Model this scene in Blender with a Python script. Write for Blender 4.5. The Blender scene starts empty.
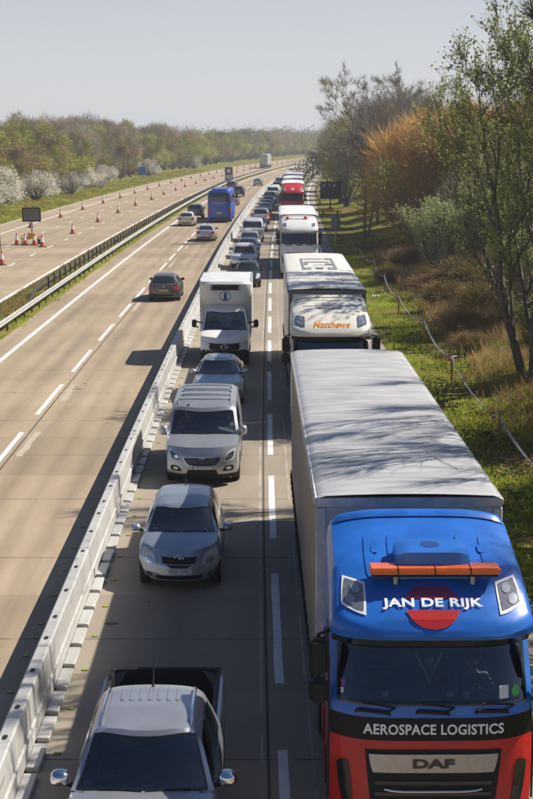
import bpy, bmesh, math, random
import numpy as np
from mathutils import Vector, Matrix
random.seed(11)
PI = math.pi
R = math.radians
scene = bpy.context.scene
COL = scene.collection

# ---------------------------------------------------------------- camera
CAM_H = 8.84
cam_d = bpy.data.cameras.new('camera')
cam = bpy.data.objects.new('camera', cam_d)
COL.objects.link(cam)
cam.location = (0, 0, CAM_H)
cam.rotation_euler = (R(90 - 9.964), 0, 0)
cam_d.sensor_fit = 'VERTICAL'
cam_d.sensor_height = 36.0
cam_d.lens = 66.68
cam_d.clip_start = 0.5
cam_d.clip_end = 9000
scene.camera = cam

# ---------------------------------------------------------------- light
SUN_AZ = 69.0      # degrees from the road direction (+Y) towards +X
SUN_EL = 45.5
world = bpy.data.worlds.new('World')
scene.world = world
world.use_nodes = True
wn = world.node_tree
wn.nodes.clear()
sky = wn.nodes.new('ShaderNodeTexSky')
sky.sky_type = 'NISHITA'
sky.sun_disc = False
sky.sun_elevation = R(SUN_EL)
sky.sun_rotation = R(SUN_AZ)
sky.altitude = 100
sky.air_density = 1.0
sky.dust_density = 1.5
sky.ozone_density = 2.5
bg = wn.nodes.new('ShaderNodeBackground')
bg.inputs['Strength'].default_value = 0.10
wo = wn.nodes.new('ShaderNodeOutputWorld')
# spring haze: the air near the horizon is a bright pale grey veil, the zenith a deeper blue
wtc = wn.nodes.new('ShaderNodeTexCoord')
wsp = wn.nodes.new('ShaderNodeSeparateXYZ')
wn.links.new(wtc.outputs['Generated'], wsp.inputs[0])
wmr = wn.nodes.new('ShaderNodeMapRange')
wmr.interpolation_type = 'SMOOTHSTEP'
wmr.inputs[1].default_value = 0.34; wmr.inputs[2].default_value = 0.0
wmr.inputs[3].default_value = 0.0; wmr.inputs[4].default_value = 0.93
wn.links.new(wsp.outputs['Z'], wmr.inputs[0])
wdim = wn.nodes.new('ShaderNodeMix'); wdim.data_type = 'RGBA'; wdim.blend_type = 'MULTIPLY'; wdim.inputs[0].default_value = 1.0
wdim.inputs[7].default_value = (0.40, 0.46, 0.56, 1)
wn.links.new(sky.outputs[0], wdim.inputs[6])
whz = wn.nodes.new('ShaderNodeValToRGB')
whz.color_ramp.elements[0].position = 0.0; whz.color_ramp.elements[0].color = (0.97, 0.965, 0.965, 1)
whz.color_ramp.elements[1].position = 0.11; whz.color_ramp.elements[1].color = (0.86, 0.905, 0.965, 1)
wn.links.new(wsp.outputs['Z'], whz.inputs[0])
wsc = wn.nodes.new('ShaderNodeMix'); wsc.data_type = 'RGBA'; wsc.blend_type = 'MULTIPLY'; wsc.inputs[0].default_value = 1.0
wsc.inputs[7].default_value = (5.4, 5.4, 5.4, 1)
wn.links.new(whz.outputs[0], wsc.inputs[6])
wmx = wn.nodes.new('ShaderNodeMix'); wmx.data_type = 'RGBA'
wn.links.new(wmr.outputs[0], wmx.inputs[0]); wn.links.new(wdim.outputs[2], wmx.inputs[6]); wn.links.new(wsc.outputs[2], wmx.inputs[7])
wn.links.new(wmx.outputs[2], bg.inputs['Color'])
wn.links.new(bg.outputs[0], wo.inputs['Surface'])
sun_d = bpy.data.lights.new('sun', 'SUN')
sun_d.energy = 5.0
sun_d.angle = R(0.5)
sun_d.color = (1.0, 0.93, 0.82)
sun = bpy.data.objects.new('sun', sun_d)
COL.objects.link(sun)
sd = Vector((math.sin(R(SUN_AZ)) * math.cos(R(SUN_EL)), math.cos(R(SUN_AZ)) * math.cos(R(SUN_EL)), math.sin(R(SUN_EL))))
sun.rotation_euler = sd.to_track_quat('Z', 'Y').to_euler()
sun.location = sd * 60
vs = scene.view_settings
vs.view_transform = 'Standard'
vs.look = 'None'
vs.exposure = 0.5
vs.gamma = 1.0
vs.use_curve_mapping = False
scene.cycles.max_bounces = 8
scene.cycles.transparent_max_bounces = 16
scene.cycles.volume_bounces = 0
scene.cycles.use_adaptive_sampling = True
try:
    scene.cycles.use_denoising = True
except Exception:
    pass

# ---------------------------------------------------------------- road geometry
_KY = [-80, -20, 0, 10, 20.5, 29.6, 38.5, 56.6, 74.6, 91.9, 111, 129.4, 146.7, 201.5, 252, 294, 343, 391, 471, 607, 810, 1217, 1900, 3200]
_KX = [2.4, .75, .45, .32, .215, .147, .105, .092, .145, .222, .345, .535, .765, 1.75, 3.1, 4.7, 7.4, 10.6, 16.7, 30, 56, 125, 275, 640]
_KS = []
for _i in range(len(_KY)):
    if _i == 0: _KS.append((_KX[1] - _KX[0]) / (_KY[1] - _KY[0]))
    elif _i == len(_KY) - 1: _KS.append((_KX[-1] - _KX[-2]) / (_KY[-1] - _KY[-2]))
    else:
        h0 = _KY[_i] - _KY[_i - 1]; h1 = _KY[_i + 1] - _KY[_i]
        s0 = (_KX[_i] - _KX[_i - 1]) / h0; s1 = (_KX[_i + 1] - _KX[_i]) / h1
        _KS.append((s0 * h1 + s1 * h0) / (h0 + h1))
def XC(y):
    if y <= _KY[0]: return _KX[0]
    for i in range(len(_KY) - 1):
        if y <= _KY[i + 1]: break
    h = _KY[i + 1] - _KY[i]
    t = min(1.0, (y - _KY[i]) / h) if y <= _KY[-1] else 1.0
    t2, t3 = t * t, t * t * t
    v = (2 * t3 - 3 * t2 + 1) * _KX[i] + (t3 - 2 * t2 + t) * h * _KS[i] + (-2 * t3 + 3 * t2) * _KX[i + 1] + (t3 - t2) * h * _KS[i + 1]
    if y > _KY[-1]: v += (y - _KY[-1]) * _KS[-1]
    return v
def heading(y):
    return -math.atan2(XC(y + 1) - XC(y - 1), 2.0)    # rotation about z that turns +Y onto the road direction
def lerp(a, b, t): return a + (b - a) * t
def itp(tab, x):
    if x <= tab[0][0]: return tab[0][1]
    for i in range(len(tab) - 1):
        x0, v0 = tab[i]; x1, v1 = tab[i + 1]
        if x <= x1:
            return v0 + (v1 - v0) * (x - x0) / (x1 - x0) if x1 > x0 else v1
    return tab[-1][1]
def frange(a, b, n): return [a + (b - a) * i / n for i in range(n + 1)]

# ---------------------------------------------------------------- materials
MATS = {}
def new_mat(name):
    m = bpy.data.materials.new(name); m.use_nodes = True
    nt = m.node_tree; nt.nodes.clear()
    out = nt.nodes.new('ShaderNodeOutputMaterial')
    return m, nt, out
def mat(name, col, rough=0.6, metal=0.0, var=0.0, vscale=3.0, coat=0.0, bump=0.0, bscale=40.0, spec=0.5, emit=None, estr=0, dirt=0.0):
    if name in MATS: return MATS[name]
    m, nt, out = new_mat(name)
    p = nt.nodes.new('ShaderNodeBsdfPrincipled')
    p.inputs['Roughness'].default_value = rough
    p.inputs['Metallic'].default_value = metal
    p.inputs['Specular IOR Level'].default_value = spec
    if coat:
        p.inputs['Coat Weight'].default_value = coat
        p.inputs['Coat Roughness'].default_value = 0.06
    c4 = (col[0], col[1], col[2], 1)
    p.inputs['Base Color'].default_value = c4
    if var > 0 or bump > 0:
        tc = nt.nodes.new('ShaderNodeTexCoord')
    if var > 0:
        n = nt.nodes.new('ShaderNodeTexNoise'); n.inputs['Scale'].default_value = vscale
        n.inputs['Detail'].default_value = 5
        nt.links.new(tc.outputs['Object'], n.inputs['Vector'])
        r = nt.nodes.new('ShaderNodeValToRGB')
        r.color_ramp.elements[0].position = 0.3; r.color_ramp.elements[1].position = 0.7
        r.color_ramp.elements[0].color = tuple(max(0, c * (1 - var)) for c in col) + (1,)
        r.color_ramp.elements[1].color = tuple(min(1, c * (1 + var)) for c in col) + (1,)
        nt.links.new(n.outputs['Fac'], r.inputs['Fac'])
        nt.links.new(r.outputs['Color'], p.inputs['Base Color'])
        if metal < .5 and rough < .9:
            mr = nt.nodes.new('ShaderNodeMapRange')
            mr.inputs[3].default_value = max(0.02, rough - .12 * var * 3); mr.inputs[4].default_value = min(1, rough + .12 * var * 3)
            nt.links.new(n.outputs['Fac'], mr.inputs[0]); nt.links.new(mr.outputs[0], p.inputs['Roughness'])
    if bump > 0:
        n2 = nt.nodes.new('ShaderNodeTexNoise'); n2.inputs['Scale'].default_value = bscale; n2.inputs['Detail'].default_value = 4
        nt.links.new(tc.outputs['Object'], n2.inputs['Vector'])
        b = nt.nodes.new('ShaderNodeBump'); b.inputs['Strength'].default_value = bump; b.inputs['Distance'].default_value = 0.02
        nt.links.new(n2.outputs['Fac'], b.inputs['Height']); nt.links.new(b.outputs[0], p.inputs['Normal'])
    if emit:
        p.inputs['Emission Color'].default_value = emit + (1,); p.inputs['Emission Strength'].default_value = estr
    nt.links.new(p.outputs[0], out.inputs['Surface'])
    MATS[name] = m
    return m
def foliage(name, col, var=.3, vscale=.5, trans=.45):
    if name in MATS: return MATS[name]
    m, nt, out = new_mat(name)
    N, L = nt.nodes.new, nt.links.new
    tc = N('ShaderNodeTexCoord'); n = N('ShaderNodeTexNoise'); n.inputs['Scale'].default_value = vscale; n.inputs['Detail'].default_value = 5
    L(tc.outputs['Object'], n.inputs['Vector'])
    r = N('ShaderNodeValToRGB'); r.color_ramp.elements[0].position = .3; r.color_ramp.elements[1].position = .7
    r.color_ramp.elements[0].color = tuple(c * (1 - var) for c in col) + (1,); r.color_ramp.elements[1].color = tuple(min(1, c * (1 + var)) for c in col) + (1,)
    oi = N('ShaderNodeObjectInfo'); hs = N('ShaderNodeHueSaturation')
    mr = N('ShaderNodeMapRange'); mr.inputs[3].default_value = .78; mr.inputs[4].default_value = 1.22; L(oi.outputs['Random'], mr.inputs[0]); L(mr.outputs[0], hs.inputs['Value'])
    mr2 = N('ShaderNodeMapRange'); mr2.inputs[3].default_value = .485; mr2.inputs[4].default_value = .515
    ml = N('ShaderNodeMath'); ml.operation = 'FRACT'; mm = N('ShaderNodeMath'); mm.operation = 'MULTIPLY'; mm.inputs[1].default_value = 7.31
    L(oi.outputs['Random'], mm.inputs[0]); L(mm.outputs[0], ml.inputs[0]); L(ml.outputs[0], mr2.inputs[0]); L(mr2.outputs[0], hs.inputs['Hue'])
    L(n.outputs['Fac'], r.inputs[0]); L(r.outputs[0], hs.inputs['Color'])
    d = N('ShaderNodeBsdfDiffuse'); t = N('ShaderNodeBsdfTranslucent'); x = N('ShaderNodeMixShader'); x.inputs[0].default_value = trans
    L(hs.outputs[0], d.inputs[0]); L(hs.outputs[0], t.inputs[0]); L(d.outputs[0], x.inputs[1]); L(t.outputs[0], x.inputs[2]); L(x.outputs[0], out.inputs['Surface'])
    MATS[name] = m; return m
def paint(name, col, metallic=0.0, rough=0.32):
    return mat('paint ' + name, col, rough, metallic, var=0.10, vscale=1.7, coat=0.35, bump=0.03, bscale=2.5)
def glass_mat():
    m, nt, out = new_mat('clear_glass')
    t = nt.nodes.new('ShaderNodeBsdfTransparent'); t.inputs['Color'].default_value = (.52, .66, .65, 1)
    g = nt.nodes.new('ShaderNodeBsdfGlossy'); g.inputs['Roughness'].default_value = 0.02; g.inputs['Color'].default_value = (.95, .97, 1, 1)
    f = nt.nodes.new('ShaderNodeFresnel'); f.inputs['IOR'].default_value = 1.52
    mx = nt.nodes.new('ShaderNodeMixShader')
    ma = nt.nodes.new('ShaderNodeMath'); ma.operation = 'MULTIPLY_ADD'; ma.inputs[1].default_value = 1.7; ma.inputs[2].default_value = .05
    nt.links.new(f.outputs[0], ma.inputs[0]); nt.links.new(ma.outputs[0], mx.inputs[0])
    nt.links.new(t.outputs[0], mx.inputs[1]); nt.links.new(g.outputs[0], mx.inputs[2]); nt.links.new(mx.outputs[0], out.inputs['Surface'])
    MATS['glass'] = m
    return m
GLASS = glass_mat()
DGLASS = mat('dark_glass', (.015, .02, .024), .04, 0, spec=.6, coat=.3)
BLACK = mat('black_plastic', (.014, .014, .016), .55, var=.2, vscale=6, spec=.2)
BANDBLACK = mat('band_black', (.008, .008, .009), .4, spec=.2)
GLOSSBLACK = mat('gloss_black', (.012, .012, .014), .15, coat=.4)
RUBBER = mat('tyre_rubber', (.022, .022, .022), .85, var=.25, vscale=9)
RIM = mat('alloy_rim', (.45, .46, .48), .35, .8, var=.1)
CHROME = mat('chrome', (.75, .76, .78), .12, 1.0)
INTERIOR = mat('interior_fabric', (.075, .078, .085), .9, var=.25, vscale=8)
LAMPCLEAR = mat('lamp_clear', (.52, .55, .58), .2, .1, var=.25, vscale=14, coat=.8)
LAMPDARK = mat('lamp_dark', (.06, .065, .075), .15, .3, coat=.6)
LAMPRED = mat('lamp_red', (.42, .015, .01), .2, coat=.5)
LAMPAMBER = mat('lamp_amber', (.75, .14, .015), .25, coat=.4)
PLATEW = mat('plate_white', (.78, .78, .75), .4, var=.05)
PLATEY = mat('plate_yellow', (.75, .5, .03), .4, var=.05)
INK = mat('plate_ink', (.015, .015, .018), .5)
WHITEINK = mat('white_lettering', (.8, .8, .8), .45)
GALV = mat('galvanised_steel', (.42, .43, .43), .45, .55, var=.2, vscale=5)
CHASSIS = mat('chassis_grey', (.05, .05, .052), .7, var=.3, vscale=4)
SKIN = mat('skin', (.45, .27, .2), .55, var=.08)
def silver(n='silver', c=(.50, .52, .55)): return paint(n, c, .65, .30)

# ---------------------------------------------------------------- mesh helpers
SPLIT = {'roof_rib', 'roof_swage', 'roof_rail', 'bracket', 'door_gap', 'panel_seam', 'roof_lamp', 'bulb', 'mirror_arm', 'warning_lamp', 'pale_stripe', 'roof_pod', 'roof_plug', 'eye', 'ear', 'sign_post', 'warning', 'box_rail'}
LOOSE = []
class MB:
    def __init__(s): s.v = []; s.f = []; s.m = []
    def add(s, vs_, fs, mi=0):
        o = len(s.v); s.v.extend(vs_)
        for f in fs: s.f.append(tuple(i + o for i in f)); s.m.append(mi)
    def box(s, x0, x1, y0, y1, z0, z1, mi=0, mtx=None):
        v = [(x, y, z) for z in (z0, z1) for y in (y0, y1) for x in (x0, x1)]
        if mtx: v = [tuple(mtx @ Vector(p)) for p in v]
        s.add(v, [(0, 2, 3, 1), (4, 5, 7, 6), (0, 1, 5, 4), (2, 6, 7, 3), (0, 4, 6, 2), (1, 3, 7, 5)], mi)
    def tube(s, pts, r, n=8, mi=0, caps=True):
        pts = [Vector(p) for p in pts]
        rs = r if isinstance(r, (list, tuple)) else [r] * len(pts)
        o = len(s.v); nrm = None
        for i, p in enumerate(pts):
            d = (pts[min(i + 1, len(pts) - 1)] - pts[max(i - 1, 0)])
            if d.length < 1e-9: d = Vector((0, 0, 1))
            d.normalize()
            if nrm is None:
                nrm = d.orthogonal().normalized()
            else:
                nrm = nrm - d * nrm.dot(d)
                nrm = nrm.normalized() if nrm.length > 1e-6 else d.orthogonal().normalized()
            bn = d.cross(nrm)
            for k in range(n):
                a = 2 * PI * k / n
                s.v.append(tuple(p + (nrm * math.cos(a) + bn * math.sin(a)) * rs[i]))
        for i in range(len(pts) - 1):
            for k in range(n):
                a = o + i * n + k; b = o + i * n + (k + 1) % n
                s.f.append((a, b, b + n, a + n)); s.m.append(mi)
        if caps:
            s.f.append(tuple(o + k for k in reversed(range(n)))); s.m.append(mi)
            e = o + (len(pts) - 1) * n
            s.f.append(tuple(e + k for k in range(n))); s.m.append(mi)
    def lathe(s, prof, n=20, mi=0, centre=(0, 0, 0), axis='z', caps=True):
        o = len(s.v); cx, cy, cz = centre
        for (r, h) in prof:
            for k in range(n):
                a = 2 * PI * k / n; u, w = r * math.cos(a), r * math.sin(a)
                s.v.append((cx + u, cy + w, cz + h) if axis == 'z' else ((cx + h, cy + u, cz + w) if axis == 'x' else (cx + w, cy + h, cz + u)))
        mis = mi if isinstance(mi, list) else [mi] * (len(prof) - 1)
        for i in range(len(prof) - 1):
            for k in range(n):
                a = o + i * n + k; b = o + i * n + (k + 1) % n
                s.f.append((a, b, b + n, a + n)); s.m.append(mis[i])
        if caps:
            s.f.append(tuple(o + k for k in reversed(range(n)))); s.m.append(mis[0])
            e = o + (len(prof) - 1) * n
            s.f.append(tuple(e + k for k in range(n))); s.m.append(mis[-1])
    def grid(s, fn, us, vs_, mi=0):
        o = len(s.v); nv = len(vs_)
        for u in us:
            for v in vs_: s.v.append(tuple(fn(u, v)))
        for i in range(len(us) - 1):
            for j in range(nv - 1):
                k = mi((us[i] + us[i + 1]) / 2, (vs_[j] + vs_[j + 1]) / 2) if callable(mi) else mi
                if k is None: continue
                a = o + i * nv + j
                s.f.append((a, a + nv, a + nv + 1, a + 1)); s.m.append(k)
    def patch(s, F, quad, r=0.3, off=.006, nu=8, nv=6, mi=0, thick=True):
        """a rounded patch lying `off` proud of the surface F(p,q); quad = 4 corners in (p,q), counter-clockwise"""
        o = len(s.v)
        (p0, q0), (p1, q1), (p2, q2), (p3, q3) = quad
        for i in range(nu + 1):
            for j in range(nv + 1):
                a = -1 + 2 * i / nu; b = -1 + 2 * j / nv
                aa = a * math.sqrt(max(0, 1 - r * b * b / 2)); bb = b * math.sqrt(max(0, 1 - r * a * a / 2))
                u = (aa + 1) / 2; v = (bb + 1) / 2
                p = lerp(lerp(p0, p1, u), lerp(p3, p2, u), v); q = lerp(lerp(q0, q1, u), lerp(q3, q2, u), v)
                P = F(p, q)
                s.v.append(tuple(P + normal(F, p, q) * off))
        for i in range(nu):
            for j in range(nv):
                a = o + i * (nv + 1) + j
                s.f.append((a, a + nv + 1, a + nv + 2, a + 1)); s.m.append(mi)
    def build(s, name, mats, parent=None, bevel=0, angle=38, merge=0.0, segs=1, flat=False):
        me = bpy.data.meshes.new(name)
        me.from_pydata([tuple(v) for v in s.v], [], s.f)
        mats = mats if isinstance(mats, (list, tuple)) else [mats]
        if name in SPLIT and s.f:
            par = list(range(len(s.v)))
            def root_(i):
                while par[i] != i: par[i] = par[par[i]]; i = par[i]
                return i
            for f in s.f:
                for i in f[1:]: par[root_(i)] = root_(f[0])
            isl = {}
            for f, m in zip(s.f, s.m): isl.setdefault(root_(f[0]), []).append((f, m))
            if len(isl) > 1:
                last = None
                for fl in isl.values():
                    mm = MB(); idx = {}
                    for f, m in fl:
                        for i in f:
                            if i not in idx: idx[i] = len(mm.v); mm.v.append(s.v[i])
                        mm.f.append(tuple(idx[i] for i in f)); mm.m.append(m)
                    last = mm.build(name, mats, parent, bevel, angle, merge, segs, flat); 
                    if last and parent is None: LOOSE.append(last)
                bpy.data.meshes.remove(me)
                return last
        for m in mats: me.materials.append(m)
        me.polygons.foreach_set('material_index', s.m)
        bm = bmesh.new(); bm.from_mesh(me)
        if merge: bmesh.ops.remove_doubles(bm, verts=bm.verts, dist=merge)
        bmesh.ops.recalc_face_normals(bm, faces=bm.faces) if merge or bevel else None
        if bevel:
            es = [e for e in bm.edges if len(e.link_faces) == 2 and e.calc_face_angle(0) > R(30)]
            bmesh.ops.bevel(bm, geom=es, offset=bevel, segments=segs, affect='EDGES', clamp_overlap=True)
        if not flat:
            for f in bm.faces: f.smooth = True
            lim = R(angle)
            for e in bm.edges:
                if len(e.link_faces) == 2 and e.calc_face_angle(0) > lim: e.smooth = False
        bm.to_mesh(me); bm.free()
        ob = bpy.data.objects.new(name, me)
        COL.objects.link(ob)
        if parent: ob.parent = parent
        return ob
def normal(F, p, q, e=0.004):
    a = F(p + e, q) - F(p - e, q); b = F(p, q + e) - F(p, q - e)
    n = a.cross(b)
    if n.length < 1e-12: return Vector((0, 0, 1))
    return n.normalized()
def tag(o, label=None, cat=None, group=None, kind=None):
    if label: o['label'] = label
    if cat: o['category'] = cat
    if group: o['group'] = group
    if kind: o['kind'] = kind
    return o
def empty(name, loc=(0, 0, 0), rz=0.0):
    o = bpy.data.objects.new(name, None)
    o.empty_display_size = 0.3
    o.location = loc; o.rotation_euler = (0, 0, rz)
    COL.objects.link(o)
    return o
def copy_tree(o, parent=None):
    c = o.copy(); COL.objects.link(c)
    if parent: c.parent = parent
    for ch in list(o.children): copy_tree(ch, c)
    return c
_TXT = {}
def text_mesh(body, bold=.012, shear=0.0, spacing=1.0):
    """flat lettering mesh of height about 1, centred on 0; returns verts and triangles"""
    key = (body, bold, shear, spacing)
    if key in _TXT: return _TXT[key]
    cu = bpy.data.curves.new('lettering', 'FONT')
    cu.body = body; cu.size = 1.0; cu.offset = bold; cu.shear = shear; cu.space_character = spacing
    cu.resolution_u = 3; cu.fill_mode = 'FRONT'
    ob = bpy.data.objects.new('lettering', cu); COL.objects.link(ob)
    dg = bpy.context.evaluated_depsgraph_get()
    me = bpy.data.meshes.new_from_object(ob.evaluated_get(dg))
    bm = bmesh.new(); bm.from_mesh(me)
    bmesh.ops.triangulate(bm, faces=bm.faces)
    for _ in range(2):
        es = [e for e in bm.edges if e.calc_length() > .22]
        if es: bmesh.ops.subdivide_edges(bm, edges=es, cuts=1)
        bmesh.ops.triangulate(bm, faces=bm.faces)
    vs_ = [tuple(v.co[:2]) for v in bm.verts]; fs = [tuple(v.index for v in f.verts) for f in bm.faces]
    bm.free(); bpy.data.objects.remove(ob); bpy.data.meshes.remove(me); bpy.data.curves.remove(cu)
    xs = [v[0] for v in vs_]; ys = [v[1] for v in vs_]
    x0, x1, y0, y1 = min(xs), max(xs), min(ys), max(ys)
    vs_ = [((x - (x0 + x1) / 2) / (x1 - x0), (y - (y0 + y1) / 2) / (y1 - y0)) for x, y in vs_]   # unit box
    _TXT[key] = (vs_, fs)
    return _TXT[key]
def letter(mb, body, F, cp, cq, wp, hq, off=.008, mi=0, **k):
    """lay lettering onto surface F(p,q): centre (cp,cq), width wp and height hq in p and q"""
    vs_, fs = text_mesh(body, **k)
    out = []
    for x, y in vs_:
        p, q = cp + x * wp, cq + y * hq
        out.append(tuple(F(p, q) + normal(F, p, q) * off))
    mb.add(out, fs, mi)
# ================================================================ SETTING
def uvnode(nt):
    n = nt.nodes.new('ShaderNodeUVMap'); n.uv_map = 'road'; return n
def concrete_mat(name, joints):
    m, nt, out = new_mat(name)
    L = nt.links.new
    N = nt.nodes.new
    p = N('ShaderNodeBsdfPrincipled'); p.inputs['Roughness'].default_value = .85; p.inputs['Specular IOR Level'].default_value = .25
    uv = uvnode(nt)
    sep = N('ShaderNodeSeparateXYZ'); L(uv.outputs[0], sep.inputs[0])
    def math_(op, a, b=None, c=None):
        n = N('ShaderNodeMath'); n.operation = op
        for i, x in enumerate((a, b, c)):
            if x is None: continue
            if isinstance(x, (int, float)): n.inputs[i].default_value = x
            else: L(x, n.inputs[i])
        return n.outputs[0]
    def noise(scale, detail=5, sx=1, sy=1):
        mp = N('ShaderNodeMapping'); mp.inputs['Scale'].default_value = (sx, sy, 1)
        L(uv.outputs[0], mp.inputs[0])
        n = N('ShaderNodeTexNoise'); n.inputs['Scale'].default_value = scale; n.inputs['Detail'].default_value = detail
        n.inputs['Roughness'].default_value = .65
        L(mp.outputs[0], n.inputs['Vector']); return n.outputs['Fac']
    def ramp(f, a, b):
        n = N('ShaderNodeMapRange'); n.interpolation_type = 'SMOOTHSTEP'
        n.inputs[1].default_value = a; n.inputs[2].default_value = b; L(f, n.inputs[0]); return n.outputs[0]
    def mix(f, c1, c2, bt='MIX'):
        n = N('ShaderNodeMix'); n.data_type = 'RGBA'; n.blend_type = bt
        if isinstance(f, (int, float)): n.inputs[0].default_value = f
        else: L(f, n.inputs[0])
        for i, c in ((6, c1), (7, c2)):
            if isinstance(c, tuple): n.inputs[i].default_value = c + (1,)
            else: L(c, n.inputs[i])
        return n.outputs[2]
    base = mix(ramp(noise(.35, 6, 1, .35), .3, .7), (.300, .232, .158), (.40, .315, .22))
    base = mix(ramp(noise(5.0, 4, 1, .12), .35, .75), base, (.345, .268, .18))
    if joints.get('grey'):      # cool shade over the queue lanes is put into the concrete colour as grey
        base = mix(math_('MULTIPLY', ramp(sep.outputs[0], -4.1, -3.5), .66), base, mix(ramp(noise(.5, 6, 1, .3), .3, .7), (.235, .212, .178), (.31, .28, .235)))
    # speckle of exposed aggregate
    sp = ramp(noise(38, 2), .60, .72)
    base = mix(math_('MULTIPLY', sp, .45), base, (.46, .42, .36))
    sp2 = ramp(noise(29, 2, 1.3, 1), .62, .74)
    base = mix(math_('MULTIPLY', sp2, .5), base, (.12, .10, .085))
    # wheel tracks: darker oily band in the middle of each lane
    for (c, wdt, st) in joints['bands']:
        d = math_('ABSOLUTE', math_('SUBTRACT', sep.outputs[0], c))
        f = math_('MULTIPLY', math_('SUBTRACT', 1.0, ramp(d, 0.0, wdt)), math_('MULTIPLY', ramp(noise(1.2, 5, 1, .05), .25, .75), st))
        base = mix(f, base, (.13, .105, .08))
    # transverse saw-cut joints
    fy = math_('FRACT', math_('DIVIDE', math_('SUBTRACT', sep.outputs[1], 20.2), 5.25))
    fy = math_('ABSOLUTE', math_('SUBTRACT', fy, .5))
    jm = ramp(fy, .4945, .4975)
    jm = math_('MULTIPLY', jm, ramp(noise(2.5, 3), .25, .5))
    base = mix(math_('MULTIPLY', jm, .8), base, (.06, .05, .045))
    slab = N('ShaderNodeTexWhiteNoise'); slab.noise_dimensions = '1D'
    L(math_('FLOOR', math_('DIVIDE', math_('SUBTRACT', sep.outputs[1], 17.575), 5.25)), slab.inputs['W'])
    hs = N('ShaderNodeHueSaturation'); L(base, hs.inputs['Color'])
    L(math_('MULTIPLY_ADD', slab.outputs['Value'], .20, .89), hs.inputs['Value'])
    base = hs.outputs[0]
    for c in joints['long']:
        d = math_('ABSOLUTE', math_('SUBTRACT', sep.outputs[0], c))
        base = mix(math_('MULTIPLY', math_('SUBTRACT', 1.0, ramp(d, .015, .035)), .85), base, (.05, .043, .04))
    for c in joints['light']:
        d = math_('ABSOLUTE', math_('SUBTRACT', sep.outputs[0], c))
        f = math_('MULTIPLY', math_('SUBTRACT', 1.0, ramp(d, .012, .03)), ramp(noise(3, 4, 1, .3), .35, .6))
        base = mix(math_('MULTIPLY', f, .6), base, (.5, .47, .42))
    L(base, p.inputs['Base Color'])
    b = N('ShaderNodeBump'); b.inputs['Strength'].default_value = .25; b.inputs['Distance'].default_value = .01
    L(noise(45, 3), b.inputs['Height']); L(b.outputs[0], p.inputs['Normal'])
    L(p.outputs[0], out.inputs['Surface'])
    return m
YS = frange(-60, 60, 24) + frange(60, 320, 65)[1:] + frange(320, 1500, 100)[1:]
def strip(name, offs, zfn, m, ys=YS):
    me = bpy.data.meshes.new(name)
    v = []; f = []; uvs = []
    n = len(offs)
    for y in ys:
        h = heading(y); x0 = XC(y)
        for o in offs:
            v.append((x0 + o, y, zfn(o, y))); uvs.append((o, y))
    for i in range(len(ys) - 1):
        for j in range(n - 1):
            a = i * n + j; f.append((a, a + 1, a + n + 1, a + n))
    me.from_pydata(v, [], f)
    ul = me.uv_layers.new(name='road')
    for lp in me.loops: ul.data[lp.index].uv = uvs[lp.vertex_index]
    me.materials.append(m)
    for p in me.polygons: p.use_smooth = True
    ob = bpy.data.objects.new(name, me); COL.objects.link(ob)
    return tag(ob, kind='structure')
RJ = dict(bands=[(-1.75, 1.3, .55), (1.85, 1.3, .45), (-6.75, .55, .6), (-5.0, .55, .6), (-10.1, .55, .55), (-8.4, .55, .55), (-11.5, .5, .5), (-5.85, .4, .5), (-9.25, .4, .45)], long=[-.19, 3.75, -7.35, -4.0], light=[-.28, .45], grey=True)
LJ = dict(bands=[(-17.6, .6, .3), (-15.9, .6, .3), (-21.2, .6, .3), (-19.5, .6, .3), (-24.9, .6, .25), (-23.3, .6, .25)], long=[-18.4, -22.1, -26.2], light=[])
strip('near_carriageway', [-12.0, -9, -6, -3, 0, 2.5, 5.0], lambda o, y: 0.0, concrete_mat('tan_concrete', RJ))
strip('far_carriageway', [-28.9, -25, -21, -17, -14.75], lambda o, y: 0.0, concrete_mat('tan_concrete_far', LJ))

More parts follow.
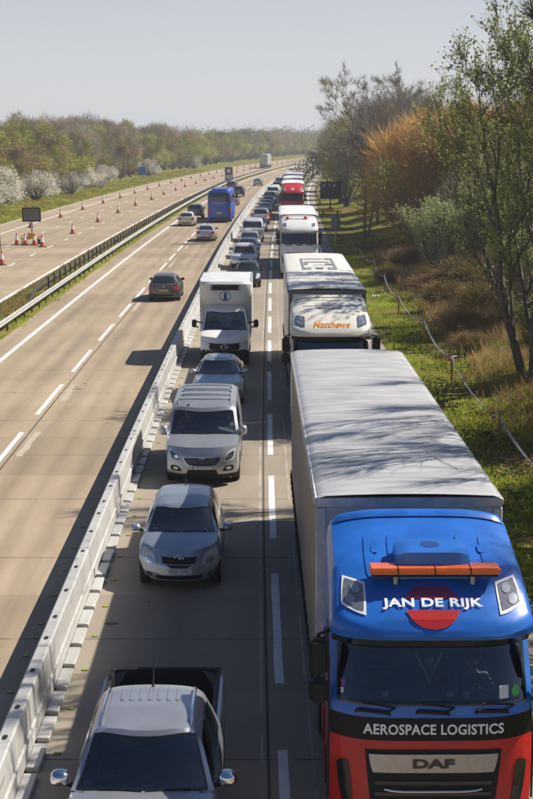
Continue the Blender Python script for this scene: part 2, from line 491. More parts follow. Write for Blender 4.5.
def terrain_z(o, y):
    if -28.95 < o < -14.7: return -.06
    if -12.05 < o < 5.05: return -.06
    if -14.7 <= o <= -12.05: return .03
    if o <= -28.95:
        d = -28.95 - o
        z = .02 + .05 * min(d, 5) + .10 * max(0, min(d - 5, 12))
        return z
    d = o - 5.05
    k = 1.0
    return .01 + .02 * min(d, 2.0) + .21 * max(0, min(d - 2.6, 9)) * k + .25 * math.sin(o * .9 + y * .23) * min(1, max(0, d - 1.5) / 4) * .5
def ground_mat():
    m, nt, out = new_mat('rough_grass_ground')
    N, L = nt.nodes.new, nt.links.new
    p = N('ShaderNodeBsdfPrincipled'); p.inputs['Roughness'].default_value = .95; p.inputs['Specular IOR Level'].default_value = .1
    tc = N('ShaderNodeTexCoord')
    def rmp(scale, cols, det=6):
        n = N('ShaderNodeTexNoise'); n.inputs['Scale'].default_value = scale; n.inputs['Detail'].default_value = det
        L(tc.outputs['Object'], n.inputs['Vector'])
        r = N('ShaderNodeValToRGB'); el = r.color_ramp.elements
        el[0].position = cols[0][0]; el[0].color = cols[0][1] + (1,)
        el[1].position = cols[-1][0]; el[1].color = cols[-1][1] + (1,)
        for q, c in cols[1:-1]:
            e = el.new(q); e.color = c + (1,)
        L(n.outputs['Fac'], r.inputs['Fac']); return r.outputs[0]
    a = rmp(.35, [(.3, (.07, .08, .016)), (.45, (.18, .20, .03)), (.55, (.21, .185, .05)), (.66, (.24, .165, .075))])
    b = rmp(2.6, [(.3, (.35, .4, .3)), (.7, (1.25, 1.2, 1.1))])
    x = N('ShaderNodeMix'); x.data_type = 'RGBA'; x.blend_type = 'MULTIPLY'; x.inputs[0].default_value = 1
    L(a, x.inputs[6]); L(b, x.inputs[7]); L(x.outputs[2], p.inputs['Base Color'])
    n = N('ShaderNodeTexNoise'); n.inputs['Scale'].default_value = 7; n.inputs['Detail'].default_value = 6
    L(tc.outputs['Object'], n.inputs['Vector'])
    bp = N('ShaderNodeBump'); bp.inputs['Strength'].default_value = .8; bp.inputs['Distance'].default_value = .15
    L(n.outputs['Fac'], bp.inputs['Height']); L(bp.outputs[0], p.inputs['Normal'])
    L(p.outputs[0], out.inputs['Surface'])
    return m
GROUND = ground_mat()
offs = [-2500, -1200, -500, -200, -100, -70, -55, -46, -42, -39, -36, -34, -32, -30.5, -28.95, -28.9, -21, -14.76, -14.7, -13.4, -12.05, -12.0, -6, 0, 4.9, 5.05] + \
       frange(5.5, 16, 21) + [18, 21, 26, 35, 60, 120, 300, 900, 2500]
strip('terrain', offs, terrain_z, GROUND, ys=frange(-60, 20, 10) + frange(20, 130, 110)[1:] + frange(130, 500, 60)[1:] + frange(500, 1500, 40)[1:] + [1900, 2600, 4200])

# painted markings, 4 mm above the concrete
WPAINT = mat('white_road_paint', (.72, .71, .68), .7, var=.10, vscale=2.5, bump=.1)
OPAINT = mat('worn_white_paint', (.50, .45, .38), .8, var=.18, vscale=4)
def line_mesh(mb, off, w, y0, y1, z=.004, step=6.0, jag=0.0):
    n = max(1, int(math.ceil((y1 - y0) / step)))
    ys = frange(y0, y1, n)
    o = len(mb.v)
    for y in ys:
        x = XC(y) + off
        a, b = random.uniform(-jag, jag), random.uniform(-jag, jag)
        mb.v.append((x - w / 2 + a, y, z)); mb.v.append((x + w / 2 + b, y, z))
    for i in range(n):
        a = o + 2 * i; mb.f.append((a, a + 1, a + 3, a + 2)); mb.m.append(0)
mb = MB()
y = 20.53 - 9 * 3
while y < 700:
    line_mesh(mb, 0.02, .15, y - 6.3 if y < 200 else y - 6.0, y, jag=.006, step=1.5)
    y += 9.0
# dashes between the two away lanes
y = 11.5
while y < 900:
    line_mesh(mb, -7.58, .15, y, y + 6.0, jag=.005, step=2)
    y += 9.0
line_mesh(mb, -10.9, .2, -50, 1100)
line_mesh(mb, 3.95, .2, -50, 1100)
line_mesh(mb, -14.95, .22, -50, 1100)
line_mesh(mb, -26.0, .22, -50, 1100)
line_mesh(mb, -28.75, .12, -50, 1100)
y = 33.0
while y < 700:
    line_mesh(mb, -18.55, .15, y, y + 2.4)
    line_mesh(mb, -22.3, .15, y + 1.5, y + 3.9)
    y += 9.0
tag(mb.build('road_markings', WPAINT, flat=True), kind='structure')
mb = MB()     # ghosts of removed dashes beside the line
y = 14.0
while y < 330:
    if random.random() < .75:
        line_mesh(mb, -7.12 + random.uniform(-.03, .03), .2, y, y + random.uniform(2.5, 4.5), z=.003, jag=.05, step=.6)
    y += 9.0
tag(mb.build('worn_road_markings', mat('scuffed_concrete', (.42, .355, .275), .85, var=.15, vscale=5), flat=True), kind='structure')
mb = MB()     # dark stud scars, drips and patches on the concrete
for k in range(120):
    y = random.uniform(16, 150) if k < 150 else random.uniform(20, 80)
    o = random.choice([-9.2, -5.9, -8.4, -6.6, -10.2, -1.8, 1.2, -3.0, -7.2]) + random.uniform(-.9, .9)
    if o > -3.7 and o < -3.45: continue
    w = random.uniform(.03, .09); l = random.uniform(.03, .10)
    x = XC(y) + o; n = 7
    mb.add([(x + w * math.cos(2 * PI * q / n) * random.uniform(.6, 1.2), y + l * math.sin(2 * PI * q / n) * random.uniform(.6, 1.2), .003) for q in range(n)], [tuple(range(n))])
for (o, y, w, l) in [(-3.05, 26.3, .14, .10), (-6.9, 52.5, .2, .1)]:
    x = XC(y) + o
    mb.add([(x + w * math.cos(2 * PI * q / 12) * random.uniform(.8, 1.1), y + l * math.sin(2 * PI * q / 12), .0035) for q in range(12)], [tuple(range(12))])
tag(mb.build('road_patches', mat('road_scar', (.085, .075, .065), .8, var=.3, vscale=8), flat=True), kind='structure')

# ---------------------------------------------------------------- temporary steel barrier (queue side)
def sweep(mb, prof, off, ys, mi=0, closed=False):
    """profile [(dx,z)] carried along the road at offset `off`"""
    o = len(mb.v); n = len(prof)
    for y in ys:
        x = XC(y) + off
        for dx, z in prof: mb.v.append((x + dx, y, z))
    for i in range(len(ys) - 1):
        for j in range(n - 1 + (1 if closed else 0)):
            a = o + i * n + j; b = o + i * n + (j + 1) % n
            mb.f.append((a, b, b + n, a + n)); mb.m.append(mi)
root = empty('steel_barrier', (XC(14) - 3.8, 14, 0))
tag(root, 'long white steel safety barrier with slotted top between the queue and the moving lanes', 'barrier')
def barrier_mat():
    m, nt, out = new_mat('barrier_white_steel')
    N, L = nt.nodes.new, nt.links.new
    p = N('ShaderNodeBsdfPrincipled'); p.inputs['Roughness'].default_value = .5; p.inputs['Metallic'].default_value = .12
    tc = N('ShaderNodeTexCoord')
    def nz(sc, mp_, lo, hi, det=6):
        mp = N('ShaderNodeMapping'); mp.inputs['Scale'].default_value = mp_; L(tc.outputs['Object'], mp.inputs[0])
        n = N('ShaderNodeTexNoise'); n.inputs['Scale'].default_value = sc; n.inputs['Detail'].default_value = det; n.inputs['Roughness'].default_value = .65; L(mp.outputs[0], n.inputs['Vector'])
        r = N('ShaderNodeMapRange'); r.interpolation_type = 'SMOOTHSTEP'; r.inputs[1].default_value = lo; r.inputs[2].default_value = hi; L(n.outputs['Fac'], r.inputs[0]); return r.outputs[0]
    def mix(f, a, b, k=1.0):
        x = N('ShaderNodeMix'); x.data_type = 'RGBA'
        mu = N('ShaderNodeMath'); mu.operation = 'MULTIPLY'; mu.inputs[1].default_value = k; L(f, mu.inputs[0]); L(mu.outputs[0], x.inputs[0])
        for i, c in ((6, a), (7, b)):
            if isinstance(c, tuple): x.inputs[i].default_value = c + (1,)
            else: L(c, x.inputs[i])
        return x.outputs[2]
    c = mix(nz(1.1, (1, .6, 1), .3, .7), (.41, .405, .39), (.53, .525, .50))
    c = mix(nz(3.0, (1, 3.0, .25), .52, .75), c, (.22, .20, .17), .65)      # grime that has run down the faces
    c = mix(nz(1.6, (1, .35, 3.5), .60, .70), c, (.10, .095, .09), .6)      # long black tyre scuffs
    c = mix(nz(7.0, (1, 1, .5), .68, .76), c, (.24, .12, .05), .55)         # specks of rust
    L(c, p.inputs['Base Color']); L(p.outputs[0], out.inputs['Surface']); return m
BARR = barrier_mat()
def put(ob, root):
    ob.parent = root; ob.matrix_parent_inverse = Matrix.Translation(-Vector(root.location)); return ob
hp = [(.16, .06), (.155, .10), (.145, .28), (.165, .30), (.163, .335), (.135, .36), (.115, .70), (.105, .78), (.08, .8)]
prof = hp + [(-a, b) for a, b in hp[::-1]]
mb = MB()
ysb = frange(8, 60, 52) + frange(60, 240, 60)[1:] + frange(240, 900, 66)[1:]
sweep(mb, prof, -3.8, ysb)
PANEL = mb
mb = MB()
y = 10.3; n = 0
while y < 130 and n < 100:
    x = XC(y) - 3.8
    for s in (-1, 1):
        mb.box(x + s * .162, x + s * .36, y, y + .84, .0, .085, 0) if s > 0 else mb.box(x - .36, x - .162, y, y + .84, 0, .085, 0)
    y += 1.05; n += 1
sweep(mb, [(.36, 0), (.36, .06), (.162, .065), (-.162, .065), (-.36, .06), (-.36, 0)], -3.8, frange(y, 900, 60))
put(mb.build('foot', BARR, bevel=.012), root)
mb = MB()
y = 10.9; k = 0
while y < 200:
    x = XC(y) - 3.8
    n = 10
    pts = []
    for q in range(n):
        a = 2 * PI * q / n
        pts.append((x + .038 * math.copysign(abs(math.cos(a)) ** .6, math.cos(a)), y + .085 * math.copysign(abs(math.sin(a)) ** .7, math.sin(a)), .8035))
    mb.add(pts, [tuple(range(n))])
    y += (1.1, 1.5, 1.5)[k % 3]; k += 1
PANEL.add(mb.v, mb.f, 1)
put(PANEL.build('panel', [BARR, mat('slot_dark', (.01, .01, .01), .9)], angle=25), root)
# vertical seams where the sections join
mb = MB()
y = 17.0
while y < 160:
    x = XC(y) - 3.8
    pr = [(dx * 1.02, z + .002) for dx, z in prof]
    mb = MB(); sweep(mb, pr, -3.8, [y, y + .035])
    put(mb.build('joint', mat('barrier_joint', (.2, .2, .195), .6, .3)), root)
    y += 5.8

STUD = mat('stud_body', (.36, .47, .03), .4)
STUDB = mat('stud_base', (.03, .03, .03), .7)
def stud_proto():
    mb = MB()
    mb.box(-.06, .06, -.045, .045, .0, .012, 1)
    mb.add([(-.052, -.035, .012), (.052, -.035, .012), (.052, .035, .012), (-.052, .035, .012), (-.042, -.012, .034), (.042, -.012, .034), (.042, .018, .034), (-.042, .018, .034)],
           [(0, 1, 5, 4), (1, 2, 6, 5), (2, 3, 7, 6), (3, 0, 4, 7), (4, 5, 6, 7)], 0)
    return mb.build('road_stud', [STUD, STUDB], angle=20)
st = None
for side, off, lab in ((1, -3.27, 'yellow-green reflective road stud on the queue side of the steel barrier'), (-1, -4.36, 'yellow-green reflective road stud in the barrier shadow on the moving lanes side')):
    y = 15.2 if side > 0 else 15.9
    while y < 112:
        if st is None: st = o = stud_proto()
        else: o = st.copy(); COL.objects.link(o)
        o.location = (XC(y) + off + random.uniform(-.015, .015), y, .001)
        o.rotation_euler = (0, 0, heading(y) + random.uniform(-.08, .08)); o.scale = (.85, .85, .85)
        tag(o, lab, 'road stud', 'road studs along the steel barrier')
        y += 1.73

# ---------------------------------------------------------------- central reserve barrier
root = empty('crash_barrier', (XC(40) - 12.2, 40, 0))
tag(root, 'galvanised corrugated crash barrier on posts along the weedy central reserve', 'crash barrier')
WB = [(.0, .42), (.07, .46), (.085, .50), (.02, .545), (.02, .585), (.085, .63), (.07, .67), (.0, .71)]
ysc = frange(30, 240, 84) + frange(240, 1100, 90)[1:]
mb = MB()
sweep(mb, WB, -12.2, ysc)
sweep(mb, [(-dx - .012, z) for dx, z in WB][::-1], -12.2, ysc)
put(mb.build('beam', mat('w_beam_steel', (.52, .50, .46), .4, .45, var=.15, vscale=2), angle=60), root)
mb = MB()
sweep(mb, [(.03, .50), (.03, .62), (-.03, .62), (-.03, .50)], -13.25, frange(86, 240, 62) + frange(240, 1100, 90)[1:], closed=True)
put(mb.build('rear_beam', mat('rear_beam_steel', (.10, .10, .095), .6, .3), angle=60), root)
PST = mat('post_dark', (.05, .05, .048), .7, .2, var=.3)
y = 52.0; cnt = 0; far = MB()
while y < 420:
    if cnt < 52:
        mb = MB(); x = XC(y) - 12.2
        mb.box(x - .05, x - .014, y - .05, y + .05, 0, .74); mb.box(x - .09, x - .05, y - .05, y + .05, 0, .74)
        put(mb.build('post', PST, flat=True), root)
        if y > 87:
            mb = MB(); x = XC(y) - 13.25
            mb.box(x + .03, x + .12, y - .05, y + .05, 0, .8)
            put(mb.build('post', PST, flat=True), root)
        cnt += 1
    else:
        x = XC(y) - 12.2
        far.box(x - .09, x - .014, y - .05, y + .05, 0, .74); far.box(x - 1.02, x - .93, y - .05, y + .05, 0, .78)
    y += 2.4
tag(put(far.build('post_row', PST, flat=True), root), kind='stuff')
# curved ramp end of the rear beam
mb = MB()
x = XC(86) - 13.25
for k, dz in enumerate((.68, .5)):
    pts = [(XC(86 - t * 5) - 13.25, 86 - t * 5, max(.03, dz * (1 - t ** 2.2))) for t in frange(0, 1, 8)]
    mb.tube(pts, .05, 6)
put(mb.build('ramp_end', PST), root)

# weeds and gravel of the central reserve, grass of the verges (nobody could count them)
GRASS_B = foliage('grass_blade_bright', (.33, .37, .05), .45, .4, .45)
GRASS_D = foliage('grass_blade_dry', (.30, .21, .085), .4, .6, .3)
GRASS_X = mat('grass_blade_bright', (.20, .225, .030), .8, var=.5, vscale=.5)
GRASS_Y = mat('grass_blade_dry', (.26, .18, .07), .85, var=.4, vscale=.6)
IVY = mat('ivy_leaf', (.075, .095, .018), .9, var=.5, vscale=.8, spec=.12)
def tufts(name, pts, hmin, hmax, m, blades=6, spread=.12, wid=.012, lean=.5):
    v = []; f = []
    for (x, y, z) in pts:
        for b in range(blades):
            a = random.uniform(0, 2 * PI); h = random.uniform(hmin, hmax)
            bx = x + random.uniform(-spread, spread); by = y + random.uniform(-spread, spread)
            dx, dy = math.cos(a), math.sin(a); l = h * random.uniform(.1, lean)
            w = wid * random.uniform(.7, 1.5)
            o = len(v)
            v += [(bx - dy * w, by + dx * w, z), (bx + dy * w, by - dx * w, z), (bx + dx * l * .4 + dy * w * .7, by + dy * l * .4 - dx * w * .7, z + h * .6),
                  (bx + dx * l * .4 - dy * w * .7, by + dy * l * .4 + dx * w * .7, z + h * .6), (bx + dx * l, by + dy * l, z + h)]
            f += [(o, o + 1, o + 2, o + 3), (o + 3, o + 2, o + 4)]
    me = bpy.data.meshes.new(name); me.from_pydata(v, [], f); me.materials.append(m)
    ob = bpy.data.objects.new(name, me); COL.objects.link(ob)
    return tag(ob, kind='stuff')
def leaves_ground(name, pts, size, m, hz=.12):
    v = []; f = []
    for (x, y, z) in pts:
        s = size * random.uniform(.6, 1.4); a = random.uniform(0, 2 * PI)
        t = random.uniform(-.7, .7); t2 = random.uniform(-.7, .7)
        M = Matrix.Rotation(a, 3, 'Z') @ Matrix.Rotation(t, 3, 'X') @ Matrix.Rotation(t2, 3, 'Y')
        zz = z + random.uniform(.01, hz); o = len(v)
        for c in ((-s, -s * .5, 0), (0, -s * .75, 0), (s, 0, s * .15), (0, s * .75, 0), (-s, s * .5, 0)):
            q = M @ Vector(c); v.append((x + q.x, y + q.y, zz + q.z))
        f.append((o, o + 1, o + 2, o + 3, o + 4))
    me = bpy.data.meshes.new(name); me.from_pydata(v, [], f); me.materials.append(m)
    ob = bpy.data.objects.new(name, me); COL.objects.link(ob)
    return tag(ob, kind='stuff')
def scat(n, o0, o1, y0, y1, dens=None, yp=1.0):
    out = []
    while len(out) < n:
        o = random.uniform(o0, o1); y = y0 + (y1 - y0) * random.random() ** yp
        if dens and random.random() > dens(o, y): continue
        out.append((XC(y) + o, y, terrain_z(o, y)))
    return out
def blot(s, ph): return lambda o, y: max(0.02, min(1, .5 + .9 * math.sin(o * s + ph) * math.sin(y * s * .6 + ph * 2) + .4 * math.sin(o * s * 2.3 + y * s * 1.7)))
tufts('verge_grass', scat(12500, 5.1, 13.5, 22, 135, blot(.9, 1.0), 1.3), .06, .20, GRASS_B, 7, .14, .012)
tufts('dry_grass', scat(4800, 6.8, 15, 24, 130, blot(.55, 2.6), 1.2), .12, .55, GRASS_D, 6, .15, .009, .9)
tufts('tall_dead_grass', scat(4200, 7.8, 15, 54, 112, blot(.5, .9), 1.1), .3, .85, foliage('dead_stalk', (.36, .25, .12), .4, .7, .35), 5, .2, .009, .8)
tufts('bank_straw', scat(1000, 7.4, 12, 28, 55, blot(.6, 1.9), 1.0), .15, .5, GRASS_D, 6, .15, .008, .9)
leaves_ground('ivy_cover', scat(14000, 5.3, 12, 22, 75, blot(.8, 4.0), 1.2), .05, IVY)
tufts('far_verge_grass', scat(5200, -35.5, -29.0, 100, 420, None, 1.5), .1, .35, GRASS_B, 6, .3, .03)
tufts('far_dry_grass', scat(1800, -35.5, -29.3, 100, 420, blot(.4, 1.7), 1.5), .15, .45, GRASS_D, 6, .3, .03)
tufts('reserve_weeds', scat(1500, -13.4, -11.75, 50, 190, blot(.9, .3), 1.1), .05, .25, GRASS_B, 6, .15, .012)
tufts('reserve_dry_weeds', scat(2400, -14.55, -12.6, 50, 230, blot(.8, 2.2), 1.1), .08, .38, GRASS_D, 6, .15, .012, .9)
# ================================================================ VEHICLES
def body_map(S):
    L = S['L']; fp = S['fp']; rp = S.get('rp', [(0, .08), (.3, 0), (.6, 0), (1, .05)])
    fr, fn, rr = S.get('fr', .3), S.get('fn', 3.0), S.get('rr', .2)
    top, bot, plan, sec = S['top'], S['bot'], S['plan'], S['sec']
    crown, arches = S.get('crown', .05), S.get('arches', [])
    def B(a, b, c):
        aa = abs(a)
        y0 = itp(fp, c) + fr * aa ** fn
        y1 = L - itp(rp, c) - rr * aa ** fn
        y = y0 + (y1 - y0) * b
        zt = itp(top, y) - crown * aa ** 4
        zb = itp(bot, y)
        for (ya, ra) in arches:
            d = abs(y - ya)
            if d < ra: zb = max(zb, S['wr'] + math.sqrt(ra * ra - d * d))
        zb = min(zb, zt - .05)
        z = zb + (zt - zb) * c
        return Vector((a * itp(plan, y) * itp(sec, c), y, z))
    return B
def cabin_map(S):
    gb0, gt0, gb1, gt1 = S['g']; roof, top, plan, sec = S['roof'], S['top'], S['plan'], S['sec']
    wt = S['wt']; bow, bowr = S.get('bow', .16), S.get('bowr', .08); ws = itp(sec, 1)
    def G(a, b, c):
        a2 = a * a
        y0 = lerp(gb0, gt0, c) + bow * a2; y1 = lerp(gb1, gt1, c) - bowr * a2
        y = y0 + (y1 - y0) * b
        zb = itp(top, y) - .03
        zt = itp(roof, y) - .03 * a2 - .07 * abs(a) ** 8
        z = zb + (zt - zb) * c ** .95
        wb = itp(plan, y) * ws
        return Vector((a * lerp(wb, wt, c ** 1.3), y, z))
    return G
def faces_of(B):
    return {'F': lambda p, q: B(p, 0, q), 'R': lambda p, q: B(-p, 1, q), 'X': lambda p, q: B(1, p, q), 'N': lambda p, q: B(-1, 1 - p, q), 'T': lambda p, q: B(p, q, 1)}
def mir(quad):      # the same quad on the other half of a front, rear or top face
    (a, b, c, d) = quad
    return [(-b[0], b[1]), (-a[0], a[1]), (-d[0], d[1]), (-c[0], c[1])]
def mirs(quad):     # the same quad on the other side of the vehicle
    (a, b, c, d) = quad
    return [(1 - b[0], b[1]), (1 - a[0], a[1]), (1 - d[0], d[1]), (1 - c[0], c[1])]
def shell(mb, B, A, Bs, C, mf=lambda face, p, q: 0):
    mb.grid(lambda p, q: B(p, 0, q), A, C, lambda p, q: mf('F', p, q))
    mb.grid(lambda p, q: B(-p, 1, q), A, C, lambda p, q: mf('R', p, q))
    mb.grid(lambda p, q: B(1, p, q), Bs, C, lambda p, q: mf('X', p, q))
    mb.grid(lambda p, q: B(-1, 1 - p, q), [1 - b for b in reversed(Bs)], C, lambda p, q: mf('N', 1 - p, q))
    mb.grid(lambda p, q: B(p, q, 1), A, Bs, lambda p, q: mf('T', p, q))
    mb.grid(lambda p, q: B(-p, q, 0), A, Bs, lambda p, q: mf('U', p, q))
def wheel(root, x, y, r, w, lod=1):
    s = 1 if x > 0 else -1
    n = 22 if lod else 12
    mb = MB()
    pr = [(r * .62, -w / 2), (r * .92, -w / 2), (r, -w * .36), (r, w * .36), (r * .92, w / 2), (r * .62, w / 2)]
    mb.lathe(pr, n, 0, (x, y, r), 'x')
    t = mb.build('wheel', RUBBER, root, angle=50)
    if lod:
        mb = MB(); xo = x + s * (w / 2 - .012)
        mb.lathe([(r * .64, -.01), (r * .64, .018), (r * .58, .02)] if s > 0 else [(r * .58, -.02), (r * .64, -.018), (r * .64, .01)], n, 0, (xo, y, r), 'x', caps=False)
        for k in range(5):
            a = 2 * PI * k / 5
            M = Matrix.Translation((xo, y, r)) @ Matrix.Rotation(a, 4, 'X')
            mb.box(-.012, .012, -.035, .035, r * .08, r * .62, 0, M)
        mb.lathe([(r * .14, -.015), (r * .14, .02)], 10, 0, (xo, y, r), 'x')
        mb.build('rim', RIM, t)
    return t
def mirror(root, x, y, z, w, h, m, arm=.1, sgn=1, housing=BLACK):
    mb = MB()
    pr = [(.0, -.07), (.6, -.06), (.9, -.02), (1, .05), (.95, .09)]
    # rounded housing: squashed lathe along y
    n = 14; o = len(mb.v)
    for (r, dy) in pr:
        for k in range(n):
            a = 2 * PI * k / n
            ca, sa = math.cos(a), math.sin(a)
            mb.v.append((x + sgn * (w / 2) + w / 2 * r * math.copysign(abs(ca) ** .7, ca), y + dy, z + h / 2 * r * math.copysign(abs(sa) ** .7, sa)))
    for i in range(len(pr) - 1):
        for k in range(n):
            a = o + i * n + k; b = o + i * n + (k + 1) % n
            mb.f.append((a, b, b + n, a + n)); mb.m.append(0)
    mb.f.append(tuple(o + (len(pr) - 1) * n + k for k in range(n))); mb.m.append(1)
    mb.tube([(x - sgn * arm, y + .03, z - h * .45), (x + sgn * w * .3, y + .02, z - h * .3)], [.035, .03], 8, 1)
    return mb.build('mirror', [m, housing], root, merge=.0005, angle=60)
def person(name, loc, rz, shirt, hair, label, lean=.0, arms=True):
    """seated figure from the hips up with both arms reaching to the wheel"""
    root = empty(name, loc, rz)
    V = [((0, 0, 0), .15), ((0, .0, .2), .155), ((0, .01, .40), .17), ((0, .02, .52), .10), ((0, .0, .58), .055), ((0, -.02, .66), .075), ((0, -.035, .73), .092), ((0, -.02, .80), .085),
         ((.17, .02, .49), .075), ((.25, -.06, .32), .052), ((.20, -.28, .28), .042), ((.14, -.44, .36), .034), ((.12, -.50, .38), .03),
         ((-.17, .02, .49), .075), ((-.25, -.06, .32), .052), ((-.20, -.28, .28), .042), ((-.14, -.44, .36), .034), ((-.12, -.50, .38), .03),
         ((.1, -.12, -.02), .095), ((.13, -.45, -.02), .075), ((-.1, -.12, -.02), .095), ((-.13, -.45, -.02), .075)]
    E = [(0, 1), (1, 2), (2, 3), (3, 4), (4, 5), (5, 6), (6, 7), (2, 8), (8, 9), (9, 10), (10, 11), (11, 12), (2, 13), (13, 14), (14, 15), (15, 16), (16, 17), (0, 18), (18, 19), (0, 20), (20, 21)]
    # fingers: short chains closing round the wheel rim
    for s, root_i in ((1, 12), (-1, 17)):
        bx = .12 * s
        for k, (dz, l) in enumerate(((.03, .9), (.01, 1.0), (-.01, .95), (-.03, .75))):
            i0 = len(V)
            V.append(((bx - s * .02, -.545, .385 + dz), .010)); V.append(((bx - s * .045 * l, -.555, .378 + dz), .009)); V.append(((bx - s * .05 * l, -.53, .37 + dz), .008))
            E += [(root_i, i0), (i0, i0 + 1), (i0 + 1, i0 + 2)]
        i0 = len(V)
        V.append(((bx - s * .03, -.49, .425), .012)); V.append(((bx - s * .05, -.515, .435), .010))
        E += [(root_i - 0, i0), (i0, i0 + 1)]
    me = bpy.data.meshes.new('body'); me.from_pydata([v for v, r in V], E, [])
    ob = bpy.data.objects.new('body', me); COL.objects.link(ob)
    md = ob.modifiers.new('skin', 'SKIN'); md.use_smooth_shade = True
    for i, (v, r) in enumerate(V): me.skin_vertices[0].data[i].radius = (r, r * (.75 if i in (0, 1, 2) else 1))
    me.skin_vertices[0].data[0].use_root = True
    sb = ob.modifiers.new('sub', 'SUBSURF'); sb.levels = 1; sb.render_levels = 1
    dg = bpy.context.evaluated_depsgraph_get()
    m2 = bpy.data.meshes.new_from_object(ob.evaluated_get(dg))
    bpy.data.objects.remove(ob)
    m2.materials.append(SKIN); m2.materials.append(shirt); m2.materials.append(mat('dark_trousers', (.02, .022, .03), .9))
    for p in m2.polygons:
        c = p.center
        p.use_smooth = True
        p.material_index = 0 if (c.z > .55 or c.y < -.36 and c.z > .2) else (1 if c.z > .06 else 2)
    b = bpy.data.objects.new('body', m2); COL.objects.link(b); b.parent = root
    # face and hair
    mb = MB()
    mb.lathe([(.001, .0), (.012, .005), (.016, .02), (.006, .04)], 8, 0, (0, -.128, .70), 'z')
    mb.build('nose', SKIN, b)
    mb = MB()
    for s in (-1, 1): mb.lathe([(.002, -.008), (.011, 0), (.002, .008)], 8, 0, (s * .034, -.118, .745), 'y')
    mb.build('eye', INK, b)
    mb = MB(); mb.box(-.024, .024, -.122, -.112, .672, .68); mb.build('mouth', mat('lips', (.30, .12, .1), .5), b)
    mb = MB()
    for s in (-1, 1): mb.lathe([(.005, -.02), (.02, -.01), (.022, .01), (.006, .02)], 8, 0, (s * .093, -.03, .735), 'z')
    mb.build('ear', SKIN, b)
    mb = MB()
    mb.lathe([(.098, -.02), (.104, .02), (.095, .07), (.06, .10), (.005, .112)], 14, 0, (0, -.015, .755), 'z')
    mb.build('hair', hair, root)
    return tag(root, label, 'person')
def seats(root, y, xs, z=.55, name='seat'):
    for x in xs:
        mb = MB()
        mb.box(x - .24, x + .24, y - .5, y, z - .1, z + .08)
        mb.box(x - .24, x + .24, y - .02, y + .14, z, z + .66)
        mb.box(x - .12, x + .12, y + .03, y + .13, z + .69, z + .86)
        mb.build(name, INTERIOR, root, bevel=.05, segs=2)
def steer(root, x, y, z, r=.185, tilt=.5):
    mb = MB(); n = 20
    pts = [(x + r * math.cos(2 * PI * k / n), y + r * math.sin(2 * PI * k / n) * math.sin(tilt), z + r * math.sin(2 * PI * k / n) * math.cos(tilt)) for k in range(n + 1)]
    mb.tube(pts, .016, 6, 0, caps=False)
    mb.tube([(x - r, y, z), (x + r, y, z)], .018, 6); mb.tube([(x, y, z), (x, y - .15, z - .2)], .03, 6)
    mb.build('steering_wheel', BLACK, root, angle=60)

